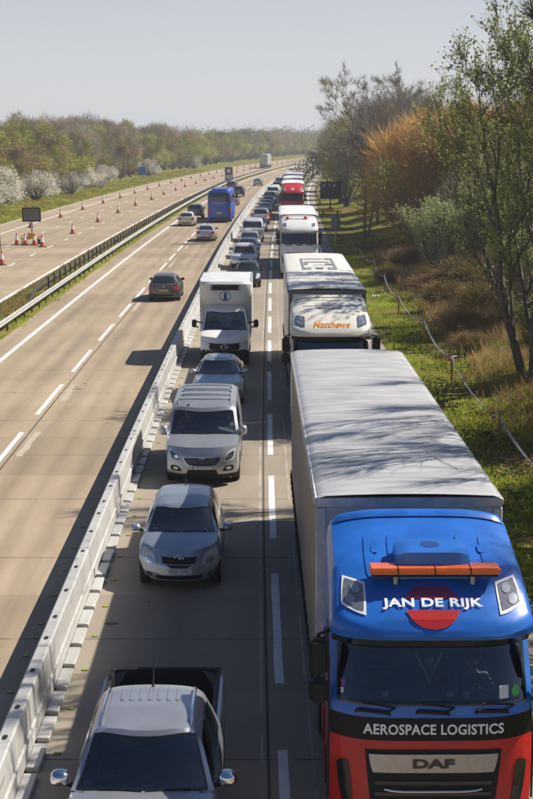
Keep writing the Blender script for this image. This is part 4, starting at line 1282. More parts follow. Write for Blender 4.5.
# air-conditioning pod
mb = MB()
def pod(a, b, c):
    return Vector((.04 + a * .49 * (1 - .10 * c), 1.02 + (b - .5) * .62 * (1 - .12 * c) + .06 * abs(a) ** 4 * (.5 - b) * 2, lerp(3.56, 3.88 + .03 * b, c) - .05 * abs(a) ** 6))
shell(mb, pod, frange(-1, 1, 12), frange(0, 1, 6), frange(0, 1, 4))
ac = mb.build('air_conditioner', BLUE, root, merge=.002, angle=50)
mb = MB()
for k in range(5): mb.patch(lambda p, q: pod(p, 0, q), quad(-.32 + k * .13, .3, -.24 + k * .13, .55), .4, .006, 4, 3)
mb.patch(lambda p, q: pod(p, q, 1), quad(-.3, .35, .25, .8), 1, .004, 12, 8)
mb.build('vent', mat('dark_blue_plastic', (.01, .05, .2), .5), ac)
mb = MB()
for x in (-.55, .62): mb.patch(T, quad(x - .04, .52, x + .04, .60), .5, .02, 4, 3)
for x in (-.62, -.36, .40, .66): mb.patch(T, quad(x - .05, .30, x + .05, .72), .7, .012, 6, 10)
mb.build('roof_rib', BLUE, J['dfl'])
# things in the windscreen
CARD = mat('white_card', (.7, .7, .68), .6)
def on_screen(p0, z0, p1, z1, m, nm, r=.05, off=-.02):
    mb = MB(); mb.patch(Fz, quad(p0, z0, p1, z1), r, off, 5, 5); return mb.build(nm, m, root)
on_screen(.66, 2.24, .75, 2.38, CARD, 'permit_card', off=.012)
on_screen(.78, 2.25, .86, 2.37, mat('green_sticker', (.12, .45, .08), .5), 'round_sticker', 1, off=.012)
on_screen(-.90, 2.27, -.875, 2.33, CARD, 'sticker', off=.012)
on_screen(-.89, 2.35, -.86, 2.42, mat('purple_sticker', (.35, .05, .4), .5), 'sticker', off=.012)
for p in (-.52, .14, .30): on_screen(p, 2.28, p + .07, 2.34, mat('dim_card', (.3, .3, .3), .7), 'dash_card', off=-.06)
mb = MB()
P0, P1, P2 = Fz(-.16, 2.74) + Vector((0, .02, 0)), Fz(.10, 2.74) + Vector((0, .02, 0)), Fz(-.03, 2.40) + Vector((0, .10, 0))
mb.tube([P0, P2, P1], .014, 5)
pn = mb.build('pennant', mat('pennant_gold', (.55, .45, .15), .7), root)
mb = MB(); mb.add([P0, P1, P2, P0 + Vector((0, .008, 0)), P1 + Vector((0, .008, 0)), P2 + Vector((0, .008, 0))], [(0, 2, 1), (3, 4, 5)])
mb.build('cloth', mat('pennant_cloth', (.03, .05, .04), .9), pn, flat=True)
mb = MB(); C0 = (P0 + P1 + P2) / 3 + Vector((0, -.01, .03)); mb.lathe([(.001, -.006), (.045, -.004), (.045, .004), (.001, .006)], 10, 0, tuple(C0), 'y'); mb.build('crest', mat('crest_red', (.3, .18, .03), .6), pn)
mb = MB()
for (x0, y0, x1, y1) in ((.30, 4.6, .46, 5.6), (.62, 5.6, .88, 4.75)):
    mb.box(min(x0, x1), max(x0, x1), min(y0, y1), max(y0, y1), 4.02, 4.032) if 0 else mb.tube([(x0, y0, 4.028), (x1, y1, 4.018)], .005, 4)
    mb.build('roof_scuff', mat('scuff_grey', (.24, .24, .24), .7), [c for c in root.children if c.name.startswith('trailer_roof')][0]); mb = MB()
steer(root, .62, .78, 2.22, .22, .9)
person('person', (2.0 + .62, 16.7 + 1.26, 1.62), 0, mat('grey_pullover', (.10, .11, .13), .9), mat('hair_brown', (.05, .03, .02), .8), 'driver in grey pullover at the wheel of the blue and red lorry')

M_ = dict(x=1.96, y=44.2, rz=.0, upper=CREAM, lower=CREAM, roof_mat=None, side_mat=paint('trailer cream', (.62, .60, .55)), hollow=True, H=3.95, TH=4.12, t0=3.35, TL=15.0, TW=2.5, visor=GLOSSBLACK, spot_rim=CHROME, frame_mat=mat('dark_frame', (.16, .15, .15), .5, .3))
def soot_mat():
    m, nt, out = new_mat('white_roof_soot')
    N, L = nt.nodes.new, nt.links.new
    p = N('ShaderNodeBsdfPrincipled'); p.inputs['Roughness'].default_value = .5
    tc = N('ShaderNodeTexCoord')
    mp = N('ShaderNodeMapping'); mp.inputs['Location'].default_value = (.28 / .55, -3.7 / 1.1, 0); mp.inputs['Scale'].default_value = (1 / .55, 1 / 1.1, 0)
    L(tc.outputs['Object'], mp.inputs[0])
    g = N('ShaderNodeTexGradient'); g.gradient_type = 'SPHERICAL'; L(mp.outputs[0], g.inputs[0])
    n = N('ShaderNodeTexNoise'); n.inputs['Scale'].default_value = 2.5; n.inputs['Detail'].default_value = 6; L(tc.outputs['Object'], n.inputs['Vector'])
    mu = N('ShaderNodeMath'); mu.operation = 'MULTIPLY'; L(g.outputs['Fac'], mu.inputs[0]); L(n.outputs['Fac'], mu.inputs[1])
    r = N('ShaderNodeMapRange'); r.inputs[1].default_value = 0; r.inputs[2].default_value = .45; r.inputs[4].default_value = .9; L(mu.outputs[0], r.inputs[0])
    base = N('ShaderNodeValToRGB'); base.color_ramp.elements[0].color = (.60, .575, .52, 1); base.color_ramp.elements[1].color = (.72, .70, .65, 1); L(n.outputs['Fac'], base.inputs[0])
    x = N('ShaderNodeMix'); x.data_type = 'RGBA'; L(r.outputs[0], x.inputs[0]); L(base.outputs[0], x.inputs[6]); x.inputs[7].default_value = (.05, .045, .04, 1)
    L(x.outputs[2], p.inputs['Base Color']); L(p.outputs[0], out.inputs['Surface']); return m
M_['roof_mat'] = soot_mat()
root = build_lorry(M_)
tag(root, 'cream articulated lorry with orange script lettering, behind the grey roofed trailer', 'lorry')
mb = MB(); letter(mb, 'Matthews', M_['FD']['T'], 0.02, .11, .98, .10, .012, bold=.014, shear=.25, spacing=1.0)
mb.build('roof_lettering', mat('orange_lettering', (.75, .27, .015), .45), M_['dfl'], flat=True)
mb = MB(); mb.patch(M_['FD']['T'], quad(-.34, .47, .34, .56), .6, .01, 14, 4); mb.build('air_slot', mat('slot_grey', (.16, .16, .17), .5), M_['dfl'])
mb = MB()
for yy, x0, x1 in ((.60, -.75, .75), (.80, -.95, .6)):
    mb.tube([M_['FD']['T'](p, yy) + Vector((0, 0, .01)) for p in frange(x0, x1, 10)], .008, 4)
mb.build('panel_seam', CHASSIS, M_['dfl'])
mb = MB()     # dark emblem painted on the trailer roof
def rz_(x): return 4.12 - .03 + .035 * (1 - (x / 1.25) ** 2) + .022
def rb(x0, x1, y0, y1): mb.add([(x0, y0, rz_(x0)), (x1, y0, rz_(x1)), (x1, y1, rz_(x1)), (x0, y1, rz_(x0))], [(0, 1, 2, 3)])
y0, y1 = 10.2, 15.4
for (x0, x1, a, b) in ((-.62, -.30, 0, .16), (-.13, .16, .06, .16), (.33, .66, 0, .16), (-.62, -.54, 0, .98), (.58, .66, 0, .9), (-.62, -.36, .44, .54), (.30, .66, .38, .52), (.36, .66, .9, 1.0), (-.62, .3, .93, .97), (-.2, .3, .36, .40), (-.5, .5, .62, .65), (-.5, .5, .70, .73), (-.62, .66, .2, .22)):
    rb(x0, x1, lerp(y0, y1, a), lerp(y0, y1, b))
mb.build('roof_emblem', mat('faded_grey_mark', (.22, .23, .25), .6), root, flat=True)
steer(root, -.62, .78, 2.22, .22, .9)
person('person', (1.96 + .62, 44.2 + 1.26, 1.62), 0, mat('hi_vis_yellow', (.5, .6, .03), .8), mat('hair_dark', (.02, .015, .01), .8), 'person in yellow high-visibility top sitting in the cream lorry')

# ---------------------------------------------------------------- lorries farther up the queue
def lorry_at(Y, off, label, **k):
    S = dict(x=XC(Y) + off, y=Y, rz=heading(Y + 6), lod=1, H=3.9, upper=WHITE, lower=WHITE, side_mat=paint('trailer white', (.62, .62, .62)), roof_mat=mat('white_roof', (.70, .70, .68), .5, var=.1, vscale=1.5), t0=3.2, TL=13.4)
    S.update(k)
    root = build_lorry(S)
    tag(root, label, 'lorry'); return S
S = lorry_at(95.8, 1.87, 'white articulated lorry with two red roof lamps and a tall dark windscreen', H=3.85, TH=3.95, hollow=False, lod=2,
             fpz=[(.32, .12), (.5, .04), (.8, .005), (1.2, 0), (1.75, .0), (1.85, .03), (2.9, .22), (3.04, .25)])
mb = MB()
for x in (-.75, .42): mb.lathe([(.09, 0), (.1, .12), (.07, .2), (.02, .23)], 10, 0, (x, 1.5, S['D'](x / 1.2, .6, 1).z - .02))
mb.build('roof_lamp', mat('red_lamp_lens', (.6, .02, .01), .3), S['root'])
mb = MB(); mb.box(-.9, .6, 1.46, 1.54, S['D'](0, .6, 1).z - .02, S['D'](0, .6, 1).z + .05); mb.build('lamp_rail', GALV, S['root'])
S = lorry_at(165, 1.85, 'red cabbed lorry with pale grey lower front and white trailer', upper=paint('lorry red', (.48, .02, .015)), lower=paint('lorry pale grey', (.45, .47, .5)), H=4.0, band=None)
mb = MB(); letter(mb, 'M', S['FD']['T'], 0, .2, .2, .16, .02, bold=.05); mb.build('emblem_lettering', WHITEINK, S['dfl'], flat=True)
far_l = [(186, 'white', (.72, .72, .70), 'white lorry just behind the red cab, roof showing only'), (208, 'pale blue', (.40, .46, .55), 'pale blue cabbed lorry second behind the red lorry'),
         (230, 'white', (.70, .70, .69), 'white lorry third behind the red lorry'), (253, 'red', (.45, .05, .04), 'red cabbed lorry fourth behind the nearer red lorry'), (276, 'white', (.7, .7, .7), 'white lorry fifth behind the red lorry'),
         (300, 'grey', (.4, .42, .44), 'grey cabbed lorry sixth behind the red lorry'), (325, 'white', (.7, .7, .68), 'white lorry seventh behind the red lorry'), (350, 'dark blue', (.03, .08, .22), 'dark blue lorry near the far end of the queue'), (378, 'white', (.7, .7, .7), 'white lorry at the visible end of the lorry queue')]
for Y, nm, c, lab in far_l:
    lorry_at(Y, 1.85, lab, upper=paint('lorry ' + nm, c), lower=paint('lorry ' + nm, c), lod=0, H=3.9, TH=random.choice((3.85, 4.0, 4.1)))
# lorry on the far carriageway, seen from behind
S = lorry_at(466 + 16, -17.2, 'grey box lorry driving away on the coned far carriageway', lod=0, TH=4.3, side_mat=paint('box grey', (.42, .43, .45)), rz=heading(470) + PI)

# ---------------------------------------------------------------- queue of cars, vans and the pickup
def put_car(S, off, Y, label, cat='car', away=False, absx=None):
    S['x'] = (XC(Y) + off) if absx is None else absx
    S['rz'] = heading(Y + (2 if not away else -2)) + (PI if away else 0)
    S['y'] = Y + (S['L'] if away else 0)
    if away: S['x'] = XC(Y + S['L']) + off
    r = build_car(S); tag(r, label, cat); return r
SILVER = paint('silver', (.50, .52, .545), .6, .3)
# pickup, nearest
S = base_spec('suv', paint('pickup silver', (.40, .41, .44), .6, .28), name='pickup_truck', L=5.35, W=1.83,
    top=[(0, .98), (.2, 1.04), (.7, 1.10), (1.15, 1.14), (2.0, 1.13), (3.2, 1.13), (3.25, 1.16), (5.35, 1.16)], bot=[(0, .34), (5.35, .4)],
    plan=[(0, .84), (.4, .88), (1.2, .91), (3.6, .91), (5.0, .90), (5.35, .86)], sec=[(0, .94), (.3, 1), (.7, 1.0), (1, .95)],
    roof=[(1.0, 1.2), (1.75, 1.70), (2.3, 1.76), (3.0, 1.75), (3.3, 1.70)], g=(1.12, 1.72, 3.32, 3.18), wt=.66, bow=.14, bowr=.05, arches=[(.95, .43), (4.1, .43)], wr=.38, ww=.26,
    side_win=[[(.08, .12), (.50, .12), (.50, .86), (.25, .86)], [(.54, .12), (.92, .12), (.90, .86), (.54, .86)]], bed=(3.42, 5.25), hollow=True, mirror=(.24, .2, 1.42, 1.18, .90), mpaint=CHROME, seat_y=2.35, seat_z=.78, rear_glass=(.15, .85, .85), gaps=(1.5, 2.5), ws=(.04, .93, .92))
std_bits(S)
S['tilt'] = -.012
r = put_car(S, 0, 15.5, 'silver double-cab pickup with empty black load bed and roof rails', 'pickup', absx=-1.50)
r.rotation_euler[2] -= .012
mb = MB()
bx, b0, b1, bz, bt = .74, 3.44, 5.24, .62, 1.175
bd = [(-bx, b0), (bx, b0), (bx, b1), (-bx, b1)]
v = [(x, y, bz) for x, y in bd] + [(x * 1.0, y, bt) for x, y in bd] + [(x * 1.09, y + (-.03 if y < 4 else .06), bt + .012) for x, y in bd] + [(x * 1.10, y + (-.03 if y < 4 else .065), bt - .03) for x, y in bd]
mb.add(v, [(0, 1, 2, 3), (0, 4, 5, 1), (1, 5, 6, 2), (2, 6, 7, 3), (3, 7, 4, 0), (4, 8, 9, 5), (5, 9, 10, 6), (6, 10, 11, 7), (7, 11, 8, 4), (8, 12, 13, 9), (9, 13, 14, 10), (10, 14, 15, 11), (11, 15, 12, 8)])
for k in range(9): mb.box(-.70 + k * .16, -.64 + k * .16, b0 + .05, b1 - .05, bz, bz + .02)
mb.build('load_bed', mat('bed_liner', (.012, .012, .013), .75, var=.3, vscale=6), r, bevel=.012)
mb = MB()
for s in (-1, 1):
    mb.tube([S['G']['T'](s * .85, .06) + Vector((0, 0, -.02))] + [S['G']['T'](s * .85, t) + Vector((0, 0, .045)) for t in frange(.12, .86, 7)] + [S['G']['T'](s * .85, .93) + Vector((0, 0, -.02))], .022, 8)
mb.build('roof_rail', CHROME, r)
mb = MB()
for k in range(7):
    p = -.54 + k * .18
    mb.patch(S['G']['T'], quad(p - .045, .55, p + .045, .97), .35, .008, 4, 8)
mb.build('roof_swage', S['paint'], r)
mb = MB(); P = S['G']['T'](.0, .9); mb.tube([P, P + Vector((0, .02, .03)), P + Vector((0, .22, .42))], [.03, .012, .004], 6); mb.build('aerial', BLACK, r)
# small blue-grey hatchback
S = base_spec('city', paint('ice blue grey', (.33, .385, .44), .55, .3), L=3.72,
    top=[(0, .74), (.12, .80), (.45, .90), (.9, .99), (1.6, 1.0), (3.2, 1.05), (3.72, 1.0)], plan=[(0, .76), (.4, .815), (1.2, .845), (3.0, .84), (3.72, .76)], fr=.42, roof=[(.9, 1.1), (1.6, 1.42), (2.1, 1.50), (2.8, 1.50), (3.5, 1.42)],
    g=(.88, 1.55, 3.66, 3.25), wt=.585, arches=[(.72, .345), (3.1, .345)], hollow=True, mirror=(.21, .15, 1.15, 1.03, .84), seat_y=2.0, seat_z=.60, gaps=(1.2, 2.4), ws=(.05, .92, .90))
S['bits'] = [('F', [(.56, .56), (.93, .52), (.97, .93), (.66, .88)], .55, .010, LAMPCLEAR, 'headlight', 1),
             ('F', [(.62, .60), (.86, .58), (.88, .74), (.66, .74)], .9, .016, CHROME, 'reflector', 1), ('F', [(.70, .76), (.92, .76), (.93, .86), (.72, .84)], .7, .016, mat('amber_glass', (.62, .50, .42), .25, coat=.5), 'indicator', 1),
             ('F', [(-.42, .64), (.42, .64), (.48, .83), (-.48, .83)], .12, .009, BLACK, 'grille', 0), ('F', [(-.2, .52), (.2, .52), (.36, .62), (-.36, .62)], .2, .009, BLACK, 'grille_foot', 0),
             ('F', quad(-.62, .06, .62, .24), .35, .008, BLACK, 'air_intake', 0), ('F', quad(.70, .14, .86, .27), .9, .012, LAMPDARK, 'fog_lamp', 1),
             ('F', quad(-.33, .315, .33, .475), .04, .022, PLATEW, 'number_plate', 0),
             ('R', [(.80, .5), (.98, .5), (.98, .98), (.84, .98)], .35, .008, LAMPRED, 'tail_light', 1), ('R', quad(-.30, .45, .30, .57), .03, .012, PLATEY, 'number_plate', 0), ('GF', quad(.62, .13, .70, .26), 1, .012, mat('screen_sticker', (.1, .3, .5), .5), 'sticker', 0)]
S['text'] = [('YK57 DVU', 'F', 0, .395, .58, .105, INK, .030)]
r = put_car(S, 0, 28.2, 'small blue-grey hatchback with registration YK57 DVU in front of the silver van', absx=-1.73)
mb = MB()
F = S['B']['F']; C0 = F(0, .83) + Vector((0, -.022, 0))
for rx, rz2, dz in ((.085, .058, 0), (.05, .024, .022), (.024, .05, .006)):
    mb.tube([C0 + Vector((rx * math.cos(t), 0, dz + rz2 * math.sin(t))) for t in frange(0, 2 * PI, 20)], .007, 5, caps=False)
mb.build('badge', CHROME, r)
mb = MB(); P = S['G']['T'](0, .85); mb.tube([P, P + Vector((0, .05, .03)), P + Vector((0, .2, .16))], [.02, .01, .005], 6); mb.build('aerial', BLACK, r)
# silver van
S = base_spec('van', paint('van silver', (.43, .44, .46), .6, .3), name='van', fr=.24, fn=3.6, hollow=True, gaps=(1.25, 2.3), seat_y=2.05, seat_z=.85, seat_x=(-.45, .45), ws=(.05, .90, .90), mpaint=paint('van mirror', (.45, .46, .48), .5), arches=[(.95, .38), (3.9, .38)])
S['bits'] = [('F', [(.60, .57), (.92, .62), (.985, .96), (.72, .84)], .4, .010, LAMPCLEAR, 'headlight', 1), ('F', [(.65, .62), (.88, .66), (.94, .88), (.745, .80)], .5, .018, LAMPDARK, 'lens', 1), ('F', quad(.70, .68, .80, .78), 1, .024, CHROME, 'reflector', 1),
             ('F', [(-.43, .47), (.43, .47), (.60, .755), (-.60, .755)], .2, .012, CHROME, 'grille_surround', 0), ('F', [(-.41, .485), (.41, .485), (.575, .742), (-.575, .742)], .2, .020, BLACK, 'grille', 0),
             ('F', [(-.52, .02), (.52, .02), (.44, .34), (-.44, .34)], .2, .008, BLACK, 'air_intake', 0), ('F', [(.58, .26), (.92, .28), (.90, .46), (.70, .46)], .5, .010, BLACK, 'fog_lamp_housing', 1), ('F', quad(.70, .32, .84, .42), .9, .018, LAMPCLEAR, 'fog_lamp', 1),
             ('F', quad(-.27, .355, .27, .455), .04, .03, PLATEW, 'number_plate', 0), ('F', quad(-.27, .355, -.235, .455), 0, .033, mat('plate_blue', (.03, .08, .4), .4), 'plate_band', 0),
             ('F', quad(-.12, .675, .12, .745), 1, .034, mat('oval_blue', (.04, .1, .3), .25, .3, coat=.5), 'badge', 0)]
for q in (.54, .58, .62, .66, .70): S['bits'].append(('F', quad(-.42 - (q - .52) * .5, q, .42 + (q - .52) * .5, q + .012), .1, .026, mat('grille_grey', (.2, .2, .21), .3, .5), 'grille_bar', 0))
S['text'] = [('YJ19 WGU', 'F', .018, .405, .44, .065, INK, .036)]
r = put_car(S, 0, 37.2, 'silver delivery van with ribbed roof and dark oval grille behind the blue-grey hatchback', 'van', absx=-1.66)
S['lod'] = 2
mb = MB()
T = S['G']['T']
for q in (.16, .33, .40, .58, .66, .84): mb.tube([T(p, q) + Vector((0, 0, .008)) for p in frange(-.78, .78, 12)], .022, 6)
for s in (-.82, .82): mb.tube([T(s, q) + Vector((0, 0, .006)) for q in frange(.05, .97, 12)], .02, 6)
mb.tube([T(0, q) + Vector((0, 0, .006)) for q in frange(.42, .57, 4)], .012, 6)
mb.build('roof_rib', S['paint'], r)
mb = MB()
for s in (-.8, .8):
    for q in (.15, .35, .55, .75): mb.lathe([(.03, 0), (.03, .015), (.001, .02)], 8, 0, tuple(T(s, q) + Vector((0, 0, .01))))
mb.build('roof_plug', BLACK, r)
mb = MB(); letter(mb, 'Ford', S['B']['F'], 0, .71, .16, .035, .04, bold=.02, shear=.3); mb.build('badge_lettering', WHITEINK, [c for c in r.children if c.name.startswith('badge')][0], flat=True)
P = S['G']['T'](-.5, .03); mb = MB(); mb.lathe([(.035, 0), (.03, .03), (.001, .04)], 8, 0, tuple(P)); mb.build('roof_sensor', BLACK, r)
person('person', (-1.66 - .45, 37.2 + 1.86, .95), 0, mat('orange_shirt', (.35, .12, .05), .9), mat('hair_fair', (.18, .12, .06), .8), 'driver at the wheel of the silver van')
# silver saloon behind the van
S = std_bits(base_spec('saloon', paint('pale silver', (.55, .57, .60), .6, .28), hollow=True, gaps=(1.4, 2.4), seat_y=2.3, seat_z=.55))
S['bits'].append(('F', [(-.30, .30), (.30, .30), (.36, .84), (-.36, .84)], .25, .010, BLACK, 'grille_frame', 0))
put_car(S, 0, 48.8, 'pale silver saloon squeezed between the silver van and the white box van', absx=-1.63)
# white box van (luton)
S = base_spec('van', paint('van white', (.74, .74, .73)), name='box_van', L=5.9, hollow=True, seat_y=2.2, seat_z=.95, seat_x=(-.45, .45), mpaint=BLACK, lower=.40,
    top=[(0, 1.08), (.2, 1.18), (.6, 1.26), (1.0, 1.36), (2, 1.38), (5.9, 1.0)], plan=[(0, .86), (.3, .94), (1.0, .985), (5.9, .985)], roof=[(.9, 1.4), (1.6, 2.10), (2.0, 2.25), (2.5, 2.25)], g=(.95, 1.62, 2.55, 2.5), wt=.80, arches=[(1.0, .38), (4.5, .38)], mirror=(.24, .36, 1.25, 1.55, 1.12), ww=.22, rear_glass=None,
    bot=[(0, .25), (5.9, .4)])
S['bits'] = [('F', [(.62, .66), (.95, .70), (.98, .84), (.70, .80)], .5, .01, LAMPCLEAR, 'headlight', 1), ('F', [(-.66, .50), (.66, .50), (.72, .80), (-.72, .80)], .2, .010, BLACK, 'grille', 0), ('F', quad(-.95, .05, .95, .5), .2, .007, BLACK, 'bumper', 0),
             ('T', quad(-.72, .155, -.36, .17), .4, .008, BLACK, 'bonnet_vent', 0), ('T', quad(.36, .155, .72, .17), .4, .008, BLACK, 'bonnet_vent', 0)]
S['mirror'] = (.2, .34, 1.3, 1.58, 1.14)
r = put_car(S, 0, 57.6, 'white box van with refrigeration slot and round blue emblem above the cab', 'van', absx=-1.66)
mb = MB(); F = S['B']['F']; C0 = F(0, .67) + Vector((0, -.03, 0))
mb.tube([C0 + Vector((.12 * math.cos(t), 0, .12 * math.sin(t))) for t in frange(0, 2 * PI, 24)], .012, 5, caps=False)
for k in range(3):
    a = PI / 2 + k * 2 * PI / 3; mb.tube([C0, C0 + Vector((.115 * math.cos(a), 0, .115 * math.sin(a)))], [.02, .008], 5)
mb.build('badge', CHROME, r)
mb = MB(); 
for s in (-1, 1): mb.tube([(s * .9, 1.25, 1.62), (s * 1.16, 1.3, 1.66)], .03, 6)
mb.build('mirror_arm', BLACK, r)
LS = dict(L=4.25, fp=[(0, .62), (.18, .35), (.4, .16), (.7, .06), (.92, .03), (1, .10)], rp=[(0, 0), (1, 0)], fr=.22, fn=6, rr=.02, top=[(0, 3.22), (.5, 3.26), (4.25, 3.26)], bot=[(0, 2.16), (.7, 2.16), (.75, .85), (4.25, .85)], plan=[(0, .98), (.4, 1.04), (4.25, 1.06)], sec=[(0, .97), (.1, 1), (.9, 1), (1, .97)], crown=.03)
LB = body_map(LS)
LB2 = lambda a, b, c: LB(a, b, c) + Vector((0, 1.55, 0))
bs = sorted(set(frange(0, 1, 16) + [.14, .145, .15, .155, .16, .165, .17, .18]))
mb = MB(); shell(mb, LB2, frange(-1, 1, 20), bs, frange(0, 1, 12))
bxo = mb.build('box_body', paint('box white', (.74, .74, .72)), r, merge=.002, angle=30)
LF = faces_of(LB2)['F']
mb = MB(); mb.patch(LF, quad(-.60, .68, .60, .90), .25, .012, 12, 5); u = mb.build('cooling_unit', paint('unit white', (.7, .7, .7)), bxo)
mb = MB(); mb.patch(LF, quad(-.54, .71, .54, .87), .3, .03, 12, 5); mb.build('air_slot', GLOSSBLACK, u)
mb = MB(); mb.tube([LF(.52 * p / .52 * 1.0, q) + Vector((0, -.03, 0)) for p, q in ((-.58, .70), (.58, .70), (.58, .88), (-.58, .88), (-.58, .70))], .018, 6); mb.build('slot_frame', BLACK, u)
mb = MB(); c0 = LF(0, .46) + Vector((0, -.02, 0))
def onLF(dx, dz, o=.014):
    q = .46 + dz / 1.05; P = LF(dx / 1.03, q); return P + normal(LF, dx / 1.03, q) * o
for k in range(28):
    t0_, t1_ = 2 * PI * k / 28, 2 * PI * (k + 1) / 28
    if 1.38 * PI < t0_ < 1.6 * PI: continue
    o = [onLF(r_ * math.cos(t), r_ * .92 * math.sin(t)) for r_, t in ((.20, t0_), (.235, t0_), (.235, t1_), (.20, t1_))]
    mb.add(o, [(0, 1, 2, 3)])
mb.build('emblem_ring', mat('emblem_blue', (.03, .33, .62), .4), bxo, flat=True)
mb = MB()
mb.add([onLF(.055 * math.cos(t), .10 + .055 * math.sin(t)) for t in frange(0, 2 * PI, 12)[:-1]], [tuple(range(12))])
for pts in ([(-.06, .05), (.06, .05), (.045, -.17), (-.045, -.17)][::-1], [(-.13, -.16), (-.03, -.12), (-.03, -.19), (-.11, -.2)][::-1], [(.03, -.12), (.13, -.16), (.11, -.2), (.03, -.19)][::-1]):
    mb.add([onLF(q[0], q[1], .035) for q in pts], [(0, 1, 2, 3)])
mb.build('emblem_figure', mat('emblem_navy', (.02, .05, .2), .4), bxo, flat=True)
mb = MB()
for s in (-1, 1): mb.box(s * 1.03 - .03, s * 1.03 + .03, 2.3, 5.78, 3.18, 3.255)
mb.box(-1.06, 1.06, 5.74, 5.80, .85, 3.25)
mb.build('box_rail', GALV, bxo, bevel=.008)

QC = [('city', (.03, .032, .04), .3, -1.35, 89.2, 'small black hatchback behind the white box van'),
      ('suv', (.62, .64, .66), .4, -1.82, 101.6, 'white crossover with dark windscreen behind the small black hatchback'),
      ('hatch', (.07, .10, .15), .5, -1.75, 111.0, 'dark blue-grey hatchback half hidden behind the white crossover'),
      ('hatch', (.35, .37, .40), .5, -1.8, 119.6, 'mid grey hatchback in front of the tall white people carrier'),
      ('van', (.66, .67, .68), .3, -1.78, 129.5, 'white people carrier with black bumper in the queue'),
      ('hatch', (.16, .22, .30), .5, -1.55, 143.6, 'steel blue hatchback behind the white people carrier'),
      ('suv', (.45, .03, .03), .2, -1.5, 156.2, 'red off-roader with silver front in the queue'),
      ('hatch', (.06, .07, .09), .4, -1.6, 166.5, 'dark grey hatchback behind the red off-roader'),
      ('hatch', (.45, .50, .58), .5, -1.5, 175.5, 'pale blue hatchback two cars behind the red off-roader'),
      ('saloon', (.10, .13, .18), .5, -1.5, 185.5, 'dark slate saloon beside the red cabbed lorry'),
      ('hatch', (.14, .19, .28), .5, -1.45, 196, 'blue hatchback ahead of the far white van'),
      ('suv', (.05, .055, .06), .3, -1.5, 207, 'black off-roader ahead of the far white van'),
      ('van', (.70, .70, .70), .1, -1.35, 224, 'white van far up the queue'),
      ('saloon', (.12, .16, .25), .4, -1.5, 236, 'navy saloon just behind the far white van')]
for kind, c, mtl, off, Y, lab in QC:
    S = std_bits(base_spec(kind, paint('queue %d' % Y, c, mtl, .3), lod=1, lines=False, name='van' if kind == 'van' else 'car'))
    r = put_car(S, off, Y, lab, 'van' if kind == 'van' else 'car')
    if kind == 'suv' and c[0] == .45:
        for nm, q in (('bonnet_panel', quad(-.88, .05, .88, .28)),):
            mb = MB(); mb.patch(S['B']['T'], q, .1, .008, 10, 5); mb.build(nm, SILVER, r)
        for ch in r.children:
            if ch.name.startswith('roof'): ch.data.materials[0] = SILVER
cols = [('silver', (.5, .52, .54), .5), ('white', (.7, .7, .7), .1), ('black', (.03, .03, .035), .2), ('blue', (.05, .12, .3), .4), ('grey', (.2, .21, .22), .5)]
Y = 247; i = 0
while Y < 455:
    kind = ('hatch', 'suv', 'saloon', 'van', 'hatch')[i % 5]; nm, c, mtl = cols[(i * 3 + 1) % 5]
    S = std_bits(base_spec(kind, paint('far ' + nm, c, mtl, .3), lod=0, lines=False, arches=base_spec(kind, None)['arches'], name='van' if kind == 'van' else 'car'))
    r = put_car(S, -1.5, Y, '%s %s tiny in the distant part of the queue' % (nm, {'hatch': 'hatchback', 'suv': 'off-roader', 'saloon': 'saloon', 'van': 'van'}[kind]), 'van' if kind == 'van' else 'car')
    r['group'] = 'distant queue vehicles'
    Y += random.uniform(8, 10.5); i += 1

# ---------------------------------------------------------------- traffic driving away
S = std_bits(base_spec('hatch', paint('golf grey', (.15, .145, .14), .6, .3), gaps=(1.4, 2.5)))
S['bits'].append(('R', quad(-.06, .78, .06, .9), 1, .012, CHROME, 'badge', 0))
put_car(S, -5.85, 81.5, 'dark bronze-grey hatchback driving away alone on the left', away=True)
AW = [('saloon', (.55, .56, .56), .5, -5.9, 130.3, 'silver saloon driving away behind the blue coach'),
      ('hatch', (.62, .61, .56), .3, -9.15, 153.5, 'cream white hatchback driving away beside the blue coach'),
      ('suv', (.22, .23, .25), .4, -9.2, 168, 'grey off-roader ahead of the cream white hatchback'),
      ('saloon', (.30, .33, .37), .5, -6.4, 202, 'grey-blue saloon overtaken side on, just right of the blue coach'),
      ('suv', (.035, .04, .05), .2, -7.0, 234, 'black off-roader driving away beyond the blue coach'),
      ('suv', (.06, .075, .10), .3, -9.6, 262, 'dark slate off-roader in the left away lane by the fallen cones'),
      ('hatch', (.52, .54, .56), .5, -6.2, 289, 'silver hatchback farthest of the cars driving away')]
for kind, c, mtl, off, Y, lab in AW:
    S = std_bits(base_spec(kind, paint('away %d' % Y, c, mtl, .3), lod=1 if Y > 140 else 2, lines=False, gaps=()))
    put_car(S, off, Y, lab, away=True)
